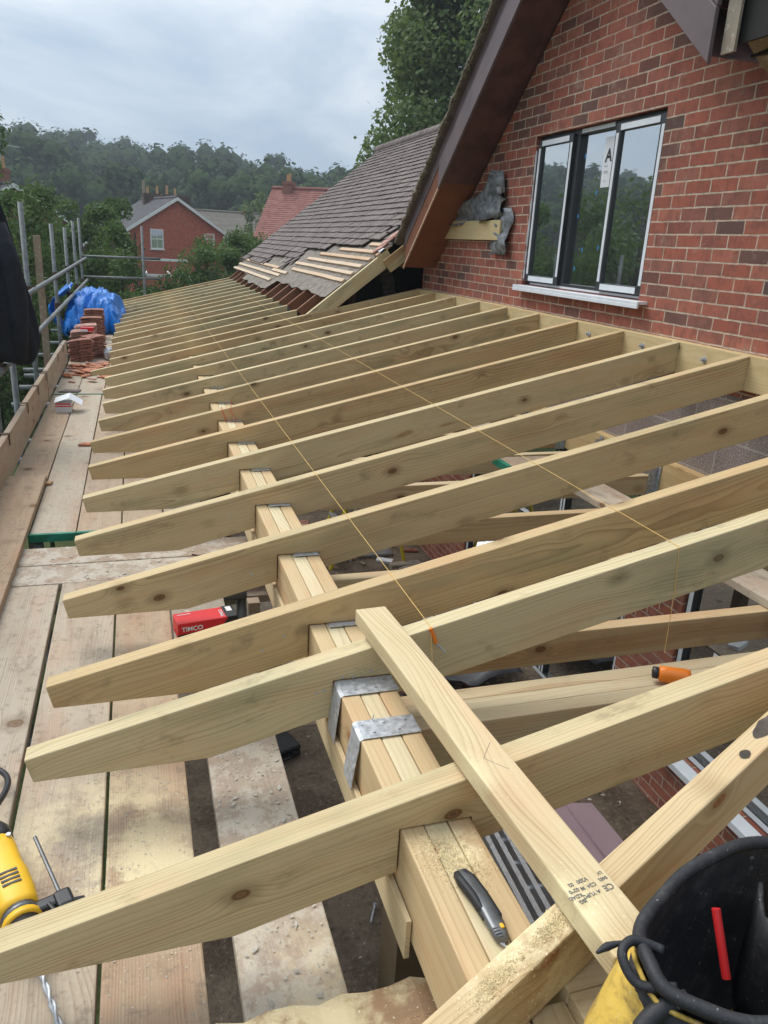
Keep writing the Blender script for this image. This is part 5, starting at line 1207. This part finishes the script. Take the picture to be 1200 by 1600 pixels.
# ------------------------------------------------------------------ vegetation
def leaves_mesh(pts, size, rg, out=None, bend=.35, asp=.55):
    V, F = [], []
    for i, (p, nrm) in enumerate(pts):
        s = size*rg.uniform(.6, 1.3)
        n = (Vector(nrm)*.7+Vector((rg.uniform(-1, 1), rg.uniform(-1, 1), rg.uniform(-.6, 1.2)))).normalized()
        a = n.cross(Vector((rg.uniform(-1, 1), rg.uniform(-1, 1), rg.uniform(-1, 1)))).normalized(); b = n.cross(a)
        a *= s; b *= s*asp; q = len(V)
        V += [p-a, p-b*1.0-n*s*bend*.3, p+a-n*s*bend, p+b-n*s*bend*.3]; F.append((q, q+1, q+2, q+3))
    return V, F
def tree(name, base, h, cr_, n_leaf, size, mat, label, cat='tree', group=None, nblob=26, crown_lo=.2, seed=0, trunk=.14, shape=1., asp=.55):
    rg = random.Random(seed); t = thing(name, base, label, cat, group)
    blobs = []
    for k in range(nblob):
        u = rg.random(); zc = crown_lo+(1-crown_lo)*u; rad = cr_*(1-abs(u-.42)**1.7*1.1)**shape if True else cr_
        a = rg.uniform(0, 2*math.pi); d = rad*math.sqrt(rg.uniform(.12, 1))*.82
        br_ = cr_*rg.uniform(.20, .42)
        blobs.append((Vector((d*math.cos(a), d*math.sin(a), zc*h-br_*.4)), br_))
    tm_ = MB(); 
    top = Vector((rg.uniform(-.2, .2)*cr_*.4, rg.uniform(-.2, .2)*cr_*.4, h*.8)); pts = [Vector((0, 0, 0)), top*.35+Vector((.05*cr_, 0, 0)), top*.7, top]
    tm_.tube(pts, [trunk, trunk*.75, trunk*.45, trunk*.12], 9); tm_.build('trunk', M['bark'], t, smooth=True)
    lb = MB()
    for bc, br_ in blobs:
        st = top*rg.uniform(.25, .7); mid = st.lerp(bc, .5)+Vector((0, 0, -.06*h)); lb.tube([st, mid, bc], [trunk*.3, trunk*.18, trunk*.05], 5, cap=False)
        for q in range(3):
            e = bc+Vector((rg.uniform(-1, 1), rg.uniform(-1, 1), rg.uniform(-.6, 1))).normalized()*br_*1.05; lb.tube([bc.lerp(st, .2), e], [trunk*.07, trunk*.02], 4, cap=False)
    lb.build('limbs', M['bark'], t)
    P = []
    for k in range(n_leaf):
        bc, br_ = rg.choice(blobs); dv_ = Vector((rg.gauss(0, 1), rg.gauss(0, 1), rg.gauss(0, .8))).normalized()
        cl = noise.noise((bc+dv_*br_)*(2.2/cr_)+Vector((seed, 0, 0)))
        r_ = br_*(rg.random()**.4)*(1.0+.35*cl)*(1.25 if rg.random() < .03 else 1)
        P.append((bc+dv_*r_, dv_))
    V, F = leaves_mesh(P, size, rg, asp=asp); mb = MB(); mb.v = [tuple(v) for v in V]; mb.f = F; mb.build('crown', mat, t)
    return t
tree('broadleaf_tree', (13.3, 30.5, -4.2), 15.2, 4.7, 100000, .105, M['leaf3'], 'big large-leaved tree rising behind the tiled roof ridge', seed=11, nblob=60, crown_lo=.22, trunk=.35, asp=.7)
LT = [(-3.9, 19, 6.3, 1.9, 15000, .060, 'leaf', 'tall feathery tree at the far left edge'), (-2.6, 23, 5.7, 1.5, 12000, .062, 'leaf', 'feathery tree just right of the left-edge tree'),
      (-2.55, 15.5, 4.0, 1.15, 9000, .045, 'leaf2', 'leafy tree right behind the tallest scaffold pole'), (-1.5, 27, 5.3, 1.6, 11000, .07, 'leaf', 'spreading tree before the brown gable house'),
      (-.55, 24, 5.0, 1.2, 9000, .055, 'leaf', 'thin-branched tree left of the tile-hung house'), (-1.9, 20.5, 4.5, 1.1, 9000, .050, 'leaf2', 'bushy tree between the scaffold poles'),
      (-4.6, 13.5, 4.1, 1.5, 9000, .050, 'leaf', 'dark leafy tree behind the black jacket'), (-.9, 30, 5.3, 1.2, 9000, .07, 'leaf2', 'slender tree in front of the woods, left of the utility pole'), (-5.5, 30, 8.2, 2.4, 12000, .08, 'leaf2', 'tree hiding the base of the brown gable house')]
for k, (x, y, h_, c_, n_, s_, mt, lb) in enumerate(LT):
    tree('garden_tree', (x, y, -4.4 if y > 18 else -3.9), h_, c_, n_, s_, M[mt], lb, group='garden trees at the left', seed=20+k, nblob=34, crown_lo=.12, trunk=.09)
BS = [(.9, 22.5, 3.15, 1.15, 8000, .05, 'leaf2', 'dark bush right behind the far scaffold rail'), (2.2, 24.5, 4.05, 1.25, 10000, .055, 'leaf', 'leafy bush below the tile-hung house'),
      (3.3, 26.5, 4.35, 1.3, 10000, .058, 'leaf', 'leafy bush meeting the edge of the stripped roof'), (-.1, 20.5, 2.7, .9, 8000, .045, 'leaf2', 'low bush behind the blue tarpaulin'),
      (1.5, 19.5, 2.55, 1.0, 8000, .045, 'leaf2', 'low dark bush beyond the far rafter tails'), (-1.4, 18, 2.9, .9, 8000, .045, 'leaf', 'low bush left of the blue tarpaulin'),
      (3.0, 21, 3.0, 1.2, 9000, .05, 'leaf2', 'dark shrub behind the last rafters')]
for k, (x, y, h_, c_, n_, s_, mt, lb) in enumerate(BS):
    tree('bush', (x, y, -4.1), h_, c_, n_, s_, M[mt], lb, 'bush', 'bushes beyond the scaffold', seed=60+k, nblob=26, crown_lo=.1, trunk=.05)
tree('birch_tree', (10.2, 72, -4.6), 8.6, 1.7, 2600, .14, M['leaf3'], 'pale slim tree behind the grey tiled roof', seed=80, trunk=.08)
tree('birch_tree', (13.6, 96, -4.6), 9.5, 2.6, 3200, .18, M['leaf2'], 'darker tree behind the pale slim tree', seed=81, trunk=.1)
# plants below the rail, yellow green
for k, (x, y) in enumerate([(-1.5, 5.9), (-1.75, 7.1), (-1.5, 4.7), (-2.1, 8.6)]):
    tree('shrub', (x, y, GZ), 1.75, .55, 260, .13, M['leafy'], 'yellow-green broad-leaved shrub beneath the scaffold rail, %s along' % ['second', 'third', 'first', 'fourth'][k], 'shrub', 'yellow-green shrubs below the scaffold', seed=90+k, nblob=10, crown_lo=.3, trunk=.03, asp=.6)
# hedge behind reflections / left gap
for k, (x, y, h_, c_) in enumerate([(-9, 14, 5.5, 2.2), (-13, 20, 7.5, 3), (-19, 27, 8.5, 3.4), (-10, 24, 7, 2.8), (-16, 14, 6, 2.6), (-24, 24, 8, 3.2)]):
    tree('garden_tree', (x, y, -4.2), h_, c_, 5000, .11, M['leaf'], 'garden tree left of view, seen in the window reflection', group='trees seen in the window', seed=110+k, nblob=30, crown_lo=.12)

# woodland on the hill: one mass
rg = random.Random(5); V, F = [], []
def near_clear(x, y): return False
N = 0
while N < 1150:
    az = rg.uniform(-50, 22); d_ = rg.uniform(112, 262); x, y = d_*math.sin(R(az)), d_*math.cos(R(az))
    if az < -12 and N % 3 == 0: continue
    N += 1
    zb = terrain(x, y); hh = rg.uniform(7, 12.)*(1 if rg.random() > .15 else 1.3); cw = hh*rg.uniform(.42, .60)
    nl = 560 if az > -12 else 170
    cc = Vector((x, y, zb+hh*.58)); bl = [(cc+Vector((rg.uniform(-1, 1)*cw*.6, rg.uniform(-1, 1)*cw*.6, rg.uniform(-.35, .45)*hh*.7)), cw*rg.uniform(.22, .5)) for _ in range(12)]
    for b_, r_ in bl:
        q = len(V); rc_ = r_*.66
        for (ux, uy, uz) in ((1,0,0),(-1,0,0),(0,1,0),(0,-1,0),(0,0,1),(0,0,-1),(.6,.6,.55),(-.6,.6,.55),(.6,-.6,.55),(-.6,-.6,.55)): V.append(b_+Vector((ux, uy, uz))*rc_)
        F += [(q+i_, q+j_, q+k_) for i_, j_, k_ in ((6,4,8),(6,7,4),(7,9,4),(9,8,4),(0,6,8),(2,7,6),(1,9,7),(3,8,9),(0,2,6),(2,1,7),(1,3,9),(3,0,8),(0,5,2),(2,5,1),(1,5,3),(3,5,0))]
    for k in range(nl):
        b_, r_ = rg.choice(bl); dv_ = Vector((rg.gauss(0, 1), rg.gauss(0, 1)-.3, rg.gauss(0, 1)+.3)).normalized(); p = b_+dv_*r_*rg.uniform(.78, 1.0)*(1-.30*abs(noise.noise(dv_*2.6+b_*.3)))
        s = rg.uniform(.22, .52)*(1 if nl > 200 else 1.9); n = (dv_*1.5+(p-cc).normalized()*.8+Vector((rg.uniform(-1, 1), rg.uniform(-1, 1), rg.uniform(-.6, 1)))*1.0).normalized()
        a = n.cross(Vector((rg.uniform(-1, 1), rg.uniform(-1, 1), rg.uniform(-1, 1)))).normalized()*s; b2 = n.cross(a).normalized()*s*.9; q = len(V)
        V += [p-a, p-b2, p+a, p+b2]; F.append((q, q+1, q+2, q+3))
mb = MB(); mb.v = [tuple(v) for v in V]; mb.f = F; o = mb.build('woodland', M['leafwood'], kind='stuff'); tag(o, 'dark wooded hillside closing the view behind the houses', 'woodland')

# ------------------------------------------------------------------ haze
hz = MB().box((-470, -180, -8), (470, 480, 70)).build('haze', None, kind='stuff'); tag(hz, 'thin grey-blue haze in the air over the valley', 'haze')
hm = bpy.data.materials.new('haze'); hm.use_nodes = True; t_ = hm.node_tree; t_.nodes.clear(); oo = t_.nodes.new('ShaderNodeOutputMaterial'); pv = t_.nodes.new('ShaderNodeVolumePrincipled')
pv.inputs['Color'].default_value = (.80, .88, .96, 1); pv.inputs['Density'].default_value = .0010; pv.inputs['Anisotropy'].default_value = .2; t_.links.new(pv.outputs[0], oo.inputs['Volume']); hz.data.materials.append(hm)
